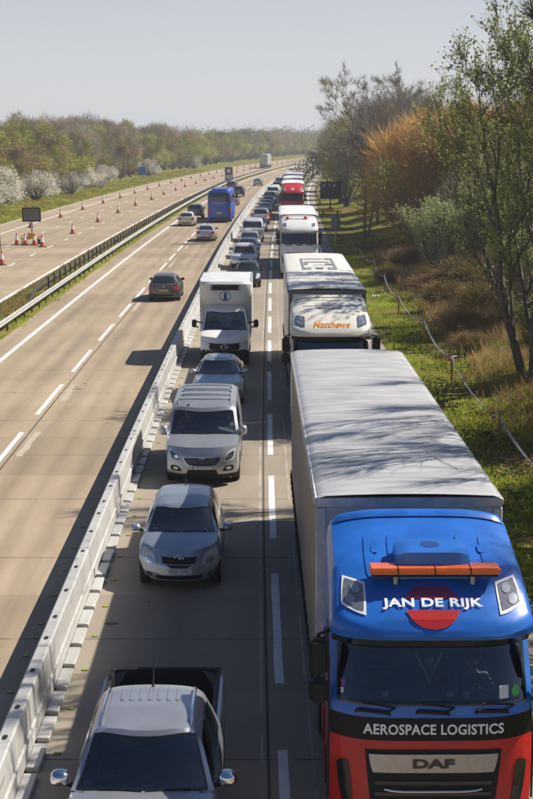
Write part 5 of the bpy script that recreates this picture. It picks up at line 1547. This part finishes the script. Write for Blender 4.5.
# coach
cb = dict(L=12.2, fp=[(0, .1), (.3, 0), (1, .25)], rp=[(0, .10), (.15, .02), (.5, 0), (.8, .06), (.95, .16), (1, .25)], fr=.25, fn=5, rr=.18, top=[(0, 3.45), (12.2, 3.45)], bot=[(0, .32), (12.2, .35)], plan=[(0, 1.18), (.4, 1.26), (11.8, 1.26), (12.2, 1.22)],
          sec=[(0, .97), (.1, 1), (.75, .99), (.95, .95), (1, .88)], crown=.06, arches=[(2.6, .58), (9.2, .58)], wr=.5)
CB = body_map(cb); FC = faces_of(CB)
Y = 160; r = empty('coach', (XC(Y + 12) - 6.05, Y + 12.2, 0), heading(Y + 6) + PI)
tag(r, 'royal blue coach driving away in the lane beside the steel barrier', 'coach')
CBLUE = paint('coach blue', (.018, .085, .50))
mb = MB(); shell(mb, CB, frange(-1, 1, 16), sorted(set(frange(0, 1, 30) + [(ya + .58 * math.cos(PI * k / 8)) / 12.2 for ya in (2.6, 9.2) for k in range(9)])), frange(0, 1, 12), lambda f, p, q: 1 if f == 'U' else 0)
mb.build('body', [CBLUE, BLACK], r, merge=.002, angle=35)
mb = MB(); mb.patch(FC['R'], quad(-.90, .64, .90, .92), .12, .008, 12, 6); mb.build('rear_window', DGLASS, r)
for k in ('X', 'N'):
    mb = MB(); mb.patch(FC[k], quad(.04, .55, .97, .86), .05, .008, 20, 4); mb.build('side_window', DGLASS, r)
for q, m, nm in ((quad(.84, .22, .97, .42), LAMPRED, 'tail_light'), (quad(.86, .64, .96, .72), LAMPRED, 'marker_light')):
    for qq in (q, mir(q)): mb = MB(); mb.patch(FC['R'], qq, .3, .012, 4, 6); mb.build(nm, m, r)
mb = MB(); mb.patch(FC['R'], quad(-.22, .20, .22, .26), .05, .014, 6, 3); mb.build('number_plate', PLATEY, r)
mb = MB(); mb.patch(FC['R'], quad(-.78, .02, .78, .09), .3, .012, 8, 3); mb.build('bumper', BLACK, r)
mb = MB()
for z, w in ((.58, .62), (.535, .34)): mb.patch(FC['R'], quad(-w, z - .012, w, z + .012), .1, .012, 8, 2)
mb.build('pale_stripe', mat('pale_blue_stripe', (.35, .42, .6), .5), r)
mb = MB(); mb.box(-.85, .85, 8.6, 11.2, 3.42, 3.62); mb.box(-.8, .8, 3, 5, 3.42, 3.55); mb.build('roof_pod', CBLUE, r, bevel=.06, segs=2)
for (y, rr_) in ((2.6, .5), (9.2, .5)):
    for s in (-1, 1): lorry_wheel(r, s * 1.08, y, .5, .32)
for s in (-1, 1):
    mb = MB(); mb.tube([(s * 1.1, .1, 3.0), (s * 1.45, -.1, 2.9), (s * 1.45, -.1, 2.6)], .03, 6); mb.box(s * 1.45 - .12, s * 1.45 + .12, -.16, -.04, 2.2, 2.65); mb.build('mirror', BLACK, r, bevel=.02)
# a few vehicles where the road vanishes
for (Y, off, kd, c, lab) in ((640, 1.8, 'box', (.5, .52, .55), 'pale lorry where the queue disappears round the bend'), (700, -19.5, 'box', (.3, .32, .36), 'grey lorry in the haze far along the other carriageway')):
    lorry_at(Y, off, lab, lod=0, upper=paint('haze %d' % Y, c), lower=paint('haze %d' % Y, c), side_mat=paint('haze side %d' % Y, c))
# ================================================================ STREET FURNITURE
CRED = mat('cone_red', (.55, .06, .02), .5, var=.1); CWHITE = mat('cone_sleeve', (.75, .75, .73), .4); CBASE = mat('cone_base', (.03, .03, .03), .8)
def cone_proto():
    mb = MB(); mb.lathe([(.19, .06), (.155, .32), (.10, .66), (.035, 1.0), (.02, 1.0)], 14, 0)
    c = mb.build('traffic_cone', CRED, angle=50)
    mb = MB(); mb.lathe([(.135, .47), (.082, .80)], 14, 0, caps=False); mb.lathe([(.148, .42), (.136, .47)], 14, 0, caps=False); mb.build('sleeve', CWHITE, c)
    mb = MB(); mb.box(-.26, .26, -.26, .26, 0, .07); mb.build('base', CBASE, c, bevel=.02)
    return c
CONE = cone_proto(); used = [False]
def cone(off, Y, label, group, s=1.0, tilt=0):
    o = CONE if not used[0] else copy_tree(CONE)
    used[0] = True
    o.location = (XC(Y) + off, Y, .0 if not tilt else .2)
    o.rotation_euler = (tilt, 0, random.uniform(0, 1.5) if not tilt else 1.1)
    tag(o, label, 'cone', group)
for k in range(24): cone(-19.2 - (.3 if k > 1 else 0) + random.uniform(-.15, .15), 141.6 + k * 20.2, 'red and white traffic cone in the line down the middle of the empty far carriageway', 'cones down the middle of the far carriageway')
for k in range(24): cone(-24.9 + random.uniform(-.15, .15), 151.5 + k * 19.4, 'red and white traffic cone in the line beside the far hard shoulder', 'cones beside the far hard shoulder')
cone(-19.2, 105.8, 'red and white traffic cone nearest the camera at the left edge, before the trailer sign', None)
for X, Y, w in ((-21.25, 126.4, 'leftmost of the four traffic cones round the yellow trailer sign'), (-20.5, 125.9, 'second from the left of the four traffic cones round the yellow trailer sign'), (-19.7, 126.0, 'third from the left of the four traffic cones round the yellow trailer sign'), (-18.75, 124.0, 'rightmost of the four traffic cones round the yellow trailer sign')):
    cone(X - XC(Y), Y, w, 'cones round the yellow trailer sign')
for k, Y in enumerate((258, 276, 283, 290)): cone(-12.7 - .2 * (k % 2), Y, 'orange-red cone knocked over on the central reserve near the board sign', 'cones knocked over on the central reserve', tilt=1.45)
for k in range(7): cone(5.5, 205 + k * 14, 'traffic cone on the nearside verge edge beside the far lorries', 'cones along the nearside verge')
# left trailer sign
YEL = paint('plant yellow', (.65, .36, .01))
def vms_trailer(loc, rz, name, label, w, h, zc, base, face, ladder=True, marks=False):
    r = empty(name, loc, rz); tag(r, label, 'road sign')
    mb = MB()
    mb.box(-w * .5, w * .5, -.5, .5, .42, .55); mb.box(-.35, .35, -.35, .35, .55, .95)
    for s in (-1, 1):
        mb.box(s * w * .5 - .1, s * w * .5 + .1, -.6, .6, .4, .5); mb.tube([(s * w * .52, -.55, .05), (s * w * .52, -.55, .75)], .045, 6)
    mb.box(-.05, .05, -1.2, -.4, .42, .5)
    mb.build('trailer', base, r, bevel=.02)
    for s in (-1, 1): wheel(r, s * (w * .36), .1, .32, .2)
    mb = MB(); mb.box(-.08, .08, -.08, .08, .9, zc - h * .45); mb.build('mast', GALV if not marks else CHASSIS, r, bevel=.01)
    mb = MB(); mb.box(-w / 2, w / 2, -.14, .12, zc - h / 2, zc + h / 2)
    p = mb.build('panel', BLACK, r, bevel=.03)
    mb = MB(); mb.box(-w / 2 + .11, w / 2 - .11, -.155, -.138, zc - h / 2 + .11, zc + h / 2 - .11); mb.build('screen', face, p)
    if ladder:
        mb = MB()
        for q in (-.6, -.2, .2, .6): mb.box(w * q / 2 - .02, w * q / 2 + .02, -.02, .02, zc + h / 2, zc + h / 2 + .08)
        mb.box(-w * .42, w * .42, -.02, .02, zc + h / 2 + .07, zc + h / 2 + .1)
        mb.build('lifting_rail', CHASSIS, p)
    if marks:
        mb = MB()
        for x, k in ((-.78, 0), (-.12, 1), (.45, 0)):
            if k: mb.tube([(x + .13 * math.cos(t), -.165, zc + h * .28 + .17 * math.sin(t)) for t in frange(0, 2 * PI, 12)], .035, 5, caps=False)
            else: mb.box(x - .14, x + .14, -.17, -.15, zc + h * .2, zc + h * .36)
        mb.build('warning_lamp', mat('lamp_grey', (.35, .34, .32), .5), p)
    return r
vms_trailer((-20.1, 127.4, 0), .05, 'trailer_sign', 'blank grey message board on a yellow trailer ringed by cones on the far carriageway', 1.58, 1.2, 2.52, YEL, mat('blank_screen', (.13, .13, .115), .4))
vms_trailer((XC(176) + 6.3, 176, 0), -.05, 'trailer_sign', 'large dark message board on an orange trailer on the grass verge by the trees', 2.4, 2.0, 2.95, paint('plant orange', (.6, .2, .01)), mat('dark_screen', (.012, .014, .02), .45), False, True)
# back of a small grey sign on the right verge
r = empty('road_sign', (XC(125.5) + 5.35, 125.5, 0)); tag(r, 'blue-grey back of a small rectangular sign on a single post in the verge', 'road sign')
mb = MB(); mb.box(-.38, .38, -.02, .02, 1.35, 2.45); mb.box(-.36, .36, -.05, -.02, 1.6, 1.66); mb.box(-.36, .36, -.05, -.02, 2.15, 2.21)
p = mb.build('panel', mat('sign_back', (.20, .24, .27), .5, .4, var=.1), r, bevel=.005)
mb = MB(); mb.lathe([(.001, -.026), (.07, -.026), (.07, -.02)], 10, 0, (-.2, 0, 1.48), 'y'); mb.build('sticker', mat('sticker_orange', (.6, .2, .02), .5), p)
mb = MB(); mb.tube([(0, -.06, 0), (0, -.06, 2.4)], .045, 10); mb.build('post', GALV, r)
# board sign on the central reserve with a roundel
r = empty('road_sign', (XC(305) - 12.9, 305, 0)); tag(r, 'tall dark blue board sign with red ringed roundel on the central reserve', 'road sign')
mb = MB(); mb.box(-.8, .8, -.04, .04, .6, 3.3); p = mb.build('panel', mat('sign_navy', (.03, .07, .16), .5), r, bevel=.01)
mb = MB(); mb.lathe([(.001, -.06), (.42, -.06), (.42, -.04)], 20, 0, (0, 0, 2.55), 'y'); mb.build('roundel', CWHITE, p)
mb = MB(); mb.tube([(.42 * math.cos(t), -.06, 2.55 + .42 * math.sin(t)) for t in frange(0, 2 * PI, 20)], .06, 5, caps=False); mb.build('ring', CRED, p)
mb = MB(); mb.box(-.6, .6, -.06, -.04, .85, 1.75); mb.build('white_panel', mat('pale_panel', (.5, .56, .62), .5), p)
mb = MB()
for s in (-1, 1): mb.tube([(s * .5, .08, 0), (s * .5, .08, 3.0)], .04, 8)
mb.build('post', GALV, r)
r = empty('road_sign', (XC(312) - 31.5, 312, 0)); tag(r, 'small bright blue sign on a post in the far grass verge before the trees', 'road sign')
mb = MB(); mb.box(-.7, .7, -.03, .03, 1.6, 3.2); mb.build('panel', mat('sign_blue', (.02, .16, .5), .5), r, bevel=.01)
mb = MB(); mb.tube([(0, .05, 0), (0, .05, 3.1)], .05, 8); mb.build('post', GALV, r)
r = empty('marker_pole', (-19.15, 107.2, 0)); tag(r, 'thin dark pole standing beside the cone at the left edge', 'pole')
mb = MB(); mb.tube([(0, 0, 0), (-.12, 0, 2.6)], .03, 8); mb.build('shaft', CHASSIS, r)
mb = MB(); mb.lathe([(.2, 0), (.2, .06), (.05, .1)], 10); mb.build('foot', CBASE, r)
# rope fence
WOOD = mat('stake_wood', (.30, .19, .08), .8, var=.25, vscale=9); ROPE = mat('blue_white_rope', (.36, .42, .52), .7, var=.35, vscale=30)
ys = [20.5, 31.5, 42.1, 53.7, 64.4, 75.6, 86.5, 97, 108, 120]
r = empty('rope_fence', (XC(42) + 6.75, 42, 0)); tag(r, 'blue-white rope strung between wooden stakes along the grassy verge', 'fence')
tops = []
for k, y in enumerate(ys):
    o = 6.72 + .12 * math.sin(k * 2.1) - (.5 if y > 100 else 0) * (y - 100) / 30
    x = XC(y) + o; z = terrain_z(o, y); ln = random.uniform(-.06, .06)
    mb = MB(); mb.box(-.035, .035, -.035, .035, -.1, 1.08, 0, Matrix.Translation((x, y, z)) @ Matrix.Rotation(ln, 4, 'X') @ Matrix.Rotation(ln * .7, 4, 'Y'))
    put(mb.build('stake', WOOD, bevel=.006), r)
    tops.append(Vector((x - .04, y, z + 1.0)))
mb = MB()
for j in range(2):
    pts = []
    for a, b in zip(tops[:-1], tops[1:]):
        for t in frange(0, 1, 12)[:-1]:
            P = a.lerp(b, t); s = 4 * t * (1 - t)
            pts.append(P + Vector((.01 * math.sin(t * 70 + j * 3), 0, -.34 * s - (.03 + .04 * s) * j + .012 * math.cos(t * 70 + j * 3))))
    mb.tube(pts, .007, 5)
put(mb.build('rope', ROPE), r)
for k in (1, 2, 3, 4, 5):
    mb = MB(); P = tops[k].lerp(tops[k + 1], .06) + Vector((0, 0, -.12)); mb.box(P.x - .06, P.x + .06, P.y - .01, P.y + .01, P.z - .16, P.z + .04, 0); mb.box(P.x - .061, P.x + .061, P.y - .011, P.y + .011, P.z - .1, P.z - .03, 1)
    put(mb.build('tag', [CRED, CWHITE]), r)
# scraps of litter in the grass
for k, (o, y) in enumerate(((8.3, 66), (7.9, 71), (7.4, 59), (8.9, 62), (6.0, 83))):
    mb = MB(); z = terrain_z(o, y) + .16
    mb.grid(lambda u, v: Vector((XC(y) + o + u * .2, y + v * .13, z + .05 * math.sin(u * 4 + v * 3 + k))), frange(-1, 1, 5), frange(-1, 1, 4))
    tag(mb.build('litter', CWHITE), 'scrap of white litter caught in the verge grass beside the rope fence', 'litter', 'litter in the verge')

# ================================================================ TREES
def twig(v, f, p, d, l, r):
    d = d.normalized(); n = d.orthogonal().normalized(); b = d.cross(n)
    o = len(v); bend = n * random.uniform(-.12, .12) * l + b * random.uniform(-.12, .12) * l
    m = p + d * l * .5 + bend
    for k in range(3):
        a = 2 * PI * k / 3; v.append(tuple(p + (n * math.cos(a) + b * math.sin(a)) * r))
    for k in range(3):
        a = 2 * PI * k / 3; v.append(tuple(m + (n * math.cos(a) + b * math.sin(a)) * r * .65))
    v.append(tuple(p + d * l))
    for k in range(3):
        k2 = (k + 1) % 3
        f.append((o + k, o + k2, o + 3 + k2, o + 3 + k)); f.append((o + 3 + k, o + 3 + k2, o + 6))
def leaf(v, f, p, s):
    a = Vector((random.gauss(0, 1), random.gauss(0, 1), random.gauss(0, .7))).normalized()
    n = a.orthogonal().normalized(); n = Matrix.Rotation(random.uniform(0, 6.28), 3, a) @ n
    o = len(v); s *= random.uniform(.6, 1.35)
    v += [tuple(p), tuple(p + a * s * .5 + n * s * .3), tuple(p + a * s), tuple(p + a * s * .5 - n * s * .3)]
    f.append((o, o + 1, o + 2, o + 3))
def rnd_dir(d, ang):
    n = d.orthogonal().normalized(); n = Matrix.Rotation(random.uniform(0, 2 * PI), 3, d) @ n
    return (d * math.cos(ang) + n * math.sin(ang)).normalized()
def make_tree(name, cname, H, r0, stems, levels, spread, up, ntw, twl, twr, bark, twm, leafm=None, nleaf=0, lsz=.08, lean=(0, 0), seed=1, first=.25, ratio=.62, kids=5, wide=1.0, nseg=5):
    random.seed(seed)
    br = MB(); ends = []; tv, tf, lv, lf = [], [], [], []
    def grow(p, d, L, r, lv_):
        n = nseg; pts = [p.copy()]; rs = [r]; dd = d.copy()
        for i in range(n):
            dd = (dd + Vector((random.gauss(0, .10), random.gauss(0, .10), random.gauss(0, .06))) + Vector((0, 0, up * (.12 if lv_ else .02)))).normalized()
            p = p + dd * (L / n); pts.append(p.copy()); rs.append(r * (1 - .72 * (i + 1) / n))
        br.tube(pts, rs, 8 if lv_ == 0 else (5 if lv_ < 2 else 3), 0, caps=False)
        if lv_ >= levels:
            ends.append((pts, dd)); return
        for k in range(kids if lv_ else kids + 3):
            t = first + (1 - first) * ((k + random.random()) / (kids if lv_ else kids + 3))
            i = min(n - 1, int(t * n)); q = pts[i].lerp(pts[i + 1], t * n - i)
            ang = random.uniform(.45, .95) * spread
            nd = rnd_dir((pts[i + 1] - pts[i]).normalized(), ang); nd.x *= wide; nd.y *= wide; nd.normalize()
            grow(q, nd, L * ratio * random.uniform(.75, 1.15) * (1 - .35 * t), rs[i] * .62, lv_ + 1)
        ends.append((pts[-2:], dd))
    for s in range(stems):
        a = 2 * PI * s / max(1, stems) + .6
        tilt = .0 if stems == 1 else random.uniform(.10, .32)
        d = Vector((math.cos(a) * tilt + lean[0], math.sin(a) * tilt + lean[1], 1)).normalized()
        grow(Vector((math.cos(a) * .18 * (stems > 1), math.sin(a) * .18 * (stems > 1), -.15)), d, H * random.uniform(.62, .74), r0 * random.uniform(.8, 1), 0)
    for k in range(ntw):
        pts, d = random.choice(ends)
        t = random.uniform(.1, 1) * (len(pts) - 1); i = min(len(pts) - 2, int(t)); q = pts[i].lerp(pts[i + 1], t - i)
        nd = rnd_dir(d, random.uniform(.15, .8)); nd.z += .18 * up; nd.normalize()
        l = twl * random.uniform(.5, 1.3); twig(tv, tf, q, nd, l, twr)
        if leafm:
            for j in range(nleaf):
                leaf(lv, lf, q + nd * l * random.uniform(.2, 1.02) + Vector((random.gauss(0, .04), random.gauss(0, .04), random.gauss(0, .04))), lsz)
    root = empty(name); root.empty_display_size = .5
    mxz = max(v[2] for v in tv)
    br.build('trunk', bark, root, angle=70)
    me = bpy.data.meshes.new('crown'); me.from_pydata([tuple(x) for x in tv + lv], [], tf + [tuple(i + len(tv) for i in q) for q in lf])
    me.materials.append(twm)
    if leafm:
        me.materials.append(leafm); mi = [0] * len(tf) + [1] * len(lf); me.polygons.foreach_set('material_index', mi)
    ob = bpy.data.objects.new('crown', me); COL.objects.link(ob); ob.parent = root
    root['h'] = mxz
    return root
def blob_crown(name, H, Wd, n, m, m2, frac2, size, trunkm, lumps, seed, tw=1.0, zlow=.08):
    """dense roadside tree far away: lumpy crown of short twigs and leaf sprays over a forked trunk"""
    random.seed(seed)
    br = MB()
    L_ = [(Vector((random.gauss(0, .42) * Wd, random.gauss(0, .42) * Wd, H * random.uniform(.25, .82))), random.uniform(.22, .42) * Wd) for _ in range(lumps)]
    L_.append((Vector((0, 0, H * .80)), .30 * Wd)); L_.append((Vector((0, 0, H * .5)), .5 * Wd))
    for c, r in L_:
        br.tube([(random.gauss(0, .15), random.gauss(0, .15), -.1), tuple(c * .45), tuple(c)], [.13, .08, .02], 5, caps=False)
    v, f, v2, f2 = [], [], [], []
    for k in range(n):
        c, r = random.choice(L_)
        d = Vector((random.gauss(0, 1), random.gauss(0, 1), random.gauss(.25, 1))).normalized()
        P = c + d * r * (random.random() ** .45) * 1.05
        P.z = min(max(P.z, H * zlow), H * 1.02)
        if random.random() < frac2:
            leaf(v2, f2, P, size * 1.1)
        else:
            nd = (d + Vector((0, 0, .7))).normalized(); twig(v, f, P, rnd_dir(nd, random.uniform(0, .6)), random.uniform(.5, 1.3) * tw, size * .055)
    root = empty(name)
    br.build('trunk', trunkm, root, angle=80)
    me = bpy.data.meshes.new('crown'); me.from_pydata(v + v2, [], f + [tuple(i + len(v) for i in q) for q in f2])
    me.materials.append(m); me.materials.append(m2); me.polygons.foreach_set('material_index', [0] * len(f) + [1] * len(f2))
    ob = bpy.data.objects.new('crown', me); COL.objects.link(ob); ob.parent = root
    return root
BARK = mat('bark_dark', (.12, .105, .08), .9, var=.3, vscale=6, bump=.5, bscale=20); BARKG = mat('bark_grey', (.13, .12, .10), .9, var=.3, vscale=5)
T_BROWN = foliage('twig_brown', (.36, .285, .16), .35, .5); T_GREY = foliage('twig_grey', (.46, .42, .35), .25, .6); T_OLIVE = foliage('twig_olive', (.40, .365, .18), .3, .5)
T_RUSTY = foliage('twig_rusty', (.42, .31, .18), .35, .8); T_NEAR = foliage('twig_near', (.20, .18, .12), .3, .8, .3)
T_ORANGE = foliage('twig_orange', (.62, .42, .18), .3, .4); L_OLIVE = foliage('leaf_olive', (.27, .29, .10), .35, .7); L_GREEN = foliage('leaf_fresh_green', (.36, .42, .05), .35, .5)
L_YOLIVE = foliage('leaf_yellow_olive', (.40, .40, .08), .35, .5); L_PALE = foliage('leaf_pale_grey', (.33, .36, .19), .25, .8); L_RUST = foliage('bud_rust', (.38, .30, .13), .35, .5)
BLOSSOM = foliage('blossom_white', (.82, .80, .74), .15, 1.5); L_DARK = foliage('leaf_dark', (.06, .08, .03), .4, .6)

protos = {}
protos['near'] = make_tree('broadleaf_tree', '', 13.0, .20, 3, 3, .88, .9, 4600, .85, .010, BARK, T_NEAR, L_OLIVE, 5, .12, (-.05, .02), 5, first=.14, ratio=.66, kids=5)
protos['bare'] = make_tree('bare_tree', '', 11.5, .10, 2, 3, .5, .8, 4200, .8, .007, BARK, T_NEAR, None, 0, .1, (0, 0), 9, first=.25, kids=5, ratio=.5)
protos['birch'] = make_tree('birch_tree', '', 15.5, .14, 2, 4, .9, .35, 7500, .55, .010, BARKG, T_GREY, None, 0, .1, (0, 0), 12, first=.2, ratio=.56, kids=4)
protos['willow'] = blob_crown('orange_willow', 9.0, 4.2, 3400, T_ORANGE, L_YOLIVE, .08, .46, T_BROWN, 13, 21, tw=1.7)
protos['scrub'] = blob_crown('scrub_tree', 9.5, 4.2, 3200, T_OLIVE, L_OLIVE, .25, .42, BARKG, 13, 31, tw=1.4)
protos['greyscrub'] = blob_crown('scrub_tree', 10.0, 4.2, 3200, T_GREY, L_OLIVE, .15, .42, BARKG, 13, 37, tw=1.5)
protos['sallow'] = make_tree('sallow_bush', '', 6.0, .07, 6, 2, .7, .7, 3200, .9, .009, BARK, T_OLIVE, L_PALE, 3, .15, (0, 0), 41, first=.1, ratio=.68, kids=5)
protos['bramble'] = make_tree('bramble_bush', '', 1.9, .02, 12, 1, 1.2, .3, 2600, .75, .009, T_RUSTY, T_RUSTY, L_RUST, 1, .07, (0, 0), 51, first=.05, ratio=.8, kids=5)
protos['brown'] = blob_crown('hedgerow_tree', 10.5, 4.6, 5200, T_BROWN, L_RUST, .42, .33, BARK, 9, 61)
protos['olive'] = blob_crown('hedgerow_tree', 10.0, 4.8, 5200, T_OLIVE, L_YOLIVE, .45, .33, BARK, 9, 62)
protos['grey'] = blob_crown('hedgerow_tree', 11.5, 4.6, 5200, T_GREY, T_BROWN, .25, .33, BARKG, 8, 63)
protos['green'] = blob_crown('leafing_tree', 7.5, 3.6, 4600, T_OLIVE, L_GREEN, .75, .30, BARK, 8, 64)
protos['blackthorn'] = blob_crown('blossom_bush', 4.4, 3.4, 8000, T_BROWN, BLOSSOM, .66, .16, BARK, 14, 65, tw=.8)
protos['dark'] = blob_crown('evergreen_tree', 9.0, 4.0, 3000, T_OLIVE, L_DARK, .8, .42, BARK, 8, 66)
random.seed(78)
first = set()
def plant(kind, x, y, label, cat, group=None, s=1.0, sz=None, rot=None, z=None):
    p = protos[kind]
    if kind in first: o = copy_tree(p)
    else: o = p; first.add(kind)
    off = x - XC(y)
    o.location = (x, y, terrain_z(off, y) - .05 if z is None else z)
    o.rotation_euler = (0, 0, random.uniform(0, 6.28) if rot is None else rot)
    o.scale = (s, s, sz or s)
    tag(o, label, cat, group); return o
plant('near', 9.3, 51.5, 'tall many-stemmed tree with small olive leaves at the right edge of the verge', 'tree', rot=.4, s=1.05)
plant('near', 18.2, 70.0, 'second leafing tree behind the large verge tree, cut by the right edge', 'tree', rot=2.6, s=.98)
for x, y, l in ((10.6, 35.5, 'bare tree on the verge beside the grey trailer roof'), (9.6, 30.0, 'bare tree on the verge level with the front of the grey trailer'), (9.8, 24.0, 'bare tree on the verge level with the blue cab'), (15.2, 42.5, 'bare tree just in front of the tall leafing tree'), (13.5, 19.0, 'bare tree on the verge nearest the camera')):
    plant('bare', x, y, l, 'tree', s=1.2)
for x, y, l in ((12.9, 44, 'scrub tree on the verge by the foot of the tall leafing tree'), (13.2, 37, 'scrub tree on the verge beside the rear of the grey trailer'), (12.9, 30.5, 'scrub tree on the verge beside the middle of the grey trailer'), (13.2, 24, 'scrub tree on the verge beside the blue cab')):
    plant('scrub', x, y, l, 'tree', None, .95)
plant('birch', 8.9, 133, 'tall grey bare birch rising above the orange willows, left one', 'tree', s=1.02)
plant('birch', 6.9 + 4.3, 150, 'shorter grey birch between the two taller ones', 'tree', s=.95)
plant('birch', 13.9, 138, 'grey bare birch above the orange willows, right one', 'tree', s=.98)
wl = 'orange-twigged willow in the thicket right of the verge'
for x, y, s in ((11.8, 118, .9), (12.2, 110, 1.0), (18, 109, 1.0), (12.9, 118, 1.05), (16.5, 120, 1.08), (21, 115, 1.1), (24, 108, 1.1), (12.2, 125, .98)):
    plant('willow', x, y, wl, 'tree', 'orange willows', s)
sg = 'bare olive-grey scrub tree in the belt beside the nearside verge'
for x0, y, k, s in ((11.8, 131, 'greyscrub', 1.08), (12.2, 140, 'scrub', 1.2), (12.0, 151, 'greyscrub', 1.28), (12.4, 163, 'scrub', 1.25), (13.6, 134, 'greyscrub', 1.22), (12.6, 178, 'greyscrub', 1.25), (8.8, 192, 'greyscrub', 1.2), (8.4, 205, 'scrub', 1.2), (8.6, 222, 'greyscrub', 1.2), (8.6, 240, 'scrub', 1.2), (9.2, 262, 'greyscrub', 1.1), (9.4, 290, 'scrub', 1.1), (9.5, 320, 'greyscrub', 1.1), (9.5, 352, 'scrub', 1.1), (10, 388, 'greyscrub', 1.15), (10, 430, 'scrub', 1.2),
                    (10.9, 112, 'scrub', .72), (13.5, 98, 'greyscrub', .7), (16.5, 101, 'scrub', .9), (19.5, 104, 'greyscrub', .95), (14.6, 107, 'scrub', .98), (18, 96, 'scrub', .75), (12.8, 121, 'greyscrub', .95), (15, 112, 'scrub', .9), (22, 96, 'greyscrub', .8), (13, 150, 'scrub', 1.05), (18, 140, 'greyscrub', 1.1), (23, 130, 'scrub', 1.1), (15, 175, 'greyscrub', 1.1), (16, 210, 'scrub', 1.15), (16, 260, 'greyscrub', 1.2), (17, 320, 'scrub', 1.2), (13, 128, 'scrub', .9)):
    plant(k, XC(y) + x0, y, sg, 'tree', 'scrub trees beside the verge', s)
for x, y, s, l in ((10.6, 92, .8, 'pale leaved sallow bush in front of the orange willows'), (14.5, 90, .95, 'larger pale leaved sallow bush right of centre before the willows'), (10.2, 53, .55, 'low pale leaved bush at the foot of the tall verge tree'), (12.8, 74, .55, 'sallow bush between the brambles and the tall verge tree')):
    plant('sallow', x, y, l, 'bush', None, s)
for x, y, s in ((8.8, 66, .8), (10.3, 71, .95), (11.6, 66, 1.0), (9.2, 76, .9), (12.6, 77, 1.1), (11, 82, 1.1), (8.4, 60, .6), (14, 84, 1.1), (9.4, 100, .9), (7.6, 92, .6), (12, 88, .9), (13.6, 69, 1.0), (9.0, 82, .8), (11.8, 60, .8)):
    plant('bramble', x, y, 'reddish-brown leafless bramble thicket on the verge below the willows', 'bush', 'brambles on the verge', s * 1.25, s * .85)
# left belt beyond the far carriageway
for o, y, s in ((-35.6, 197, 1.1), (-34.6, 211, .95), (-34.8, 223, .85), (-33.6, 236, .8), (-34.8, 262, 1.0), (-34.0, 272, .9), (-35.5, 350, .9), (-36, 365, .85), (-35.2, 186, 1.05), (-35.5, 440, .9)):
    plant('blackthorn', XC(y) + o, y, 'white blossoming blackthorn bush at the foot of the far tree belt', 'bush', 'blossoming bushes along the far verge', s)
names = {'brown': 'russet-brown twiggy tree in the belt beyond the far carriageway', 'olive': 'olive-yellow budding tree in the belt beyond the far carriageway', 'grey': 'grey bare-crowned tree in the belt beyond the far carriageway', 'green': 'fresh light green tree at the front of the far belt', 'dark': 'dark green evergreen in the belt beyond the far carriageway'}
y = 168.0
while y < 900:
    step = 4.6 + (y - 168) * .0075
    for row, o0 in ((0, -38.5), (1, -43.5), (2, -50)):
        if y > 420 and row == 2: continue
        k = random.choices(['brown', 'olive', 'grey', 'green', 'dark'], [.32, .42, .10, .13, .03])[0]
        if row == 0 and random.random() < .12: k = 'green'
        o = o0 + random.uniform(-1.6, 1.6); yy = y + random.uniform(-1.5, 1.5)
        plant(k, XC(yy) + o, yy, names[k], 'tree', 'belt of trees beyond the far carriageway', random.uniform(.68, .95) * (1 + .12 * row) * (.8 if k == 'green' and row else 1) + y * .00025)
    y += step
# far-off woods reading as one mass
def wood(name, spots, m, n=46, size=1.5):
    v, f = [], []
    for (x, y, h, w) in spots:
        for k in range(n):
            d = Vector((random.gauss(0, 1), random.gauss(0, 1), random.gauss(.2, .9))).normalized() * (random.random() ** .5)
            leaf(v, f, Vector((x + d.x * w, y + d.y * w, h * .52 + d.z * h * .48)), size * random.uniform(.8, 1.8))
    me = bpy.data.meshes.new(name); me.from_pydata(v, [], f); me.materials.append(m)
    ob = bpy.data.objects.new(name, me); COL.objects.link(ob); return tag(ob, kind='stuff')
wood('far_woods', [(XC(y) + random.uniform(-75, -36), y, random.uniform(12, 15), 6) for y in [random.uniform(860, 1500) for _ in range(260)]] + [(random.uniform(-330, 60), random.uniform(1000, 1700), random.uniform(15, 21), 8) for _ in range(520)], foliage('far_wood', (.22, .19, .11), .3, .03), 110, 1.0)
wood('nearside_woods', [(XC(y) + random.uniform(12, 70), y, random.uniform(11, 14), 5) for y in [random.uniform(300, 1200) for _ in range(220)]], foliage('near_wood', (.24, .21, .12), .3, .03), 100, 1.0)
for p in list(protos.values()):
    if 'h' in p: del p['h']
for o in bpy.data.objects:
    if 'h' in o: del o['h']

# ---------------------------------------------------------------- haze
mb = MB(); mb.box(-2700, 2900, -90, 4400, -3, 26)
hz = mb.build('haze', [], flat=True)
hm, nt, out = new_mat('haze_air')
pv = nt.nodes.new('ShaderNodeVolumePrincipled')
pv.inputs['Color'].default_value = (.86, .90, .96, 1); pv.inputs['Density'].default_value = .00040; pv.inputs['Anisotropy'].default_value = .25
nt.links.new(pv.outputs[0], out.inputs['Volume'])
hz.data.materials.append(hm); hz.display_type = 'WIRE'
tag(hz, kind='stuff')
# every copy that still carries no label of its own
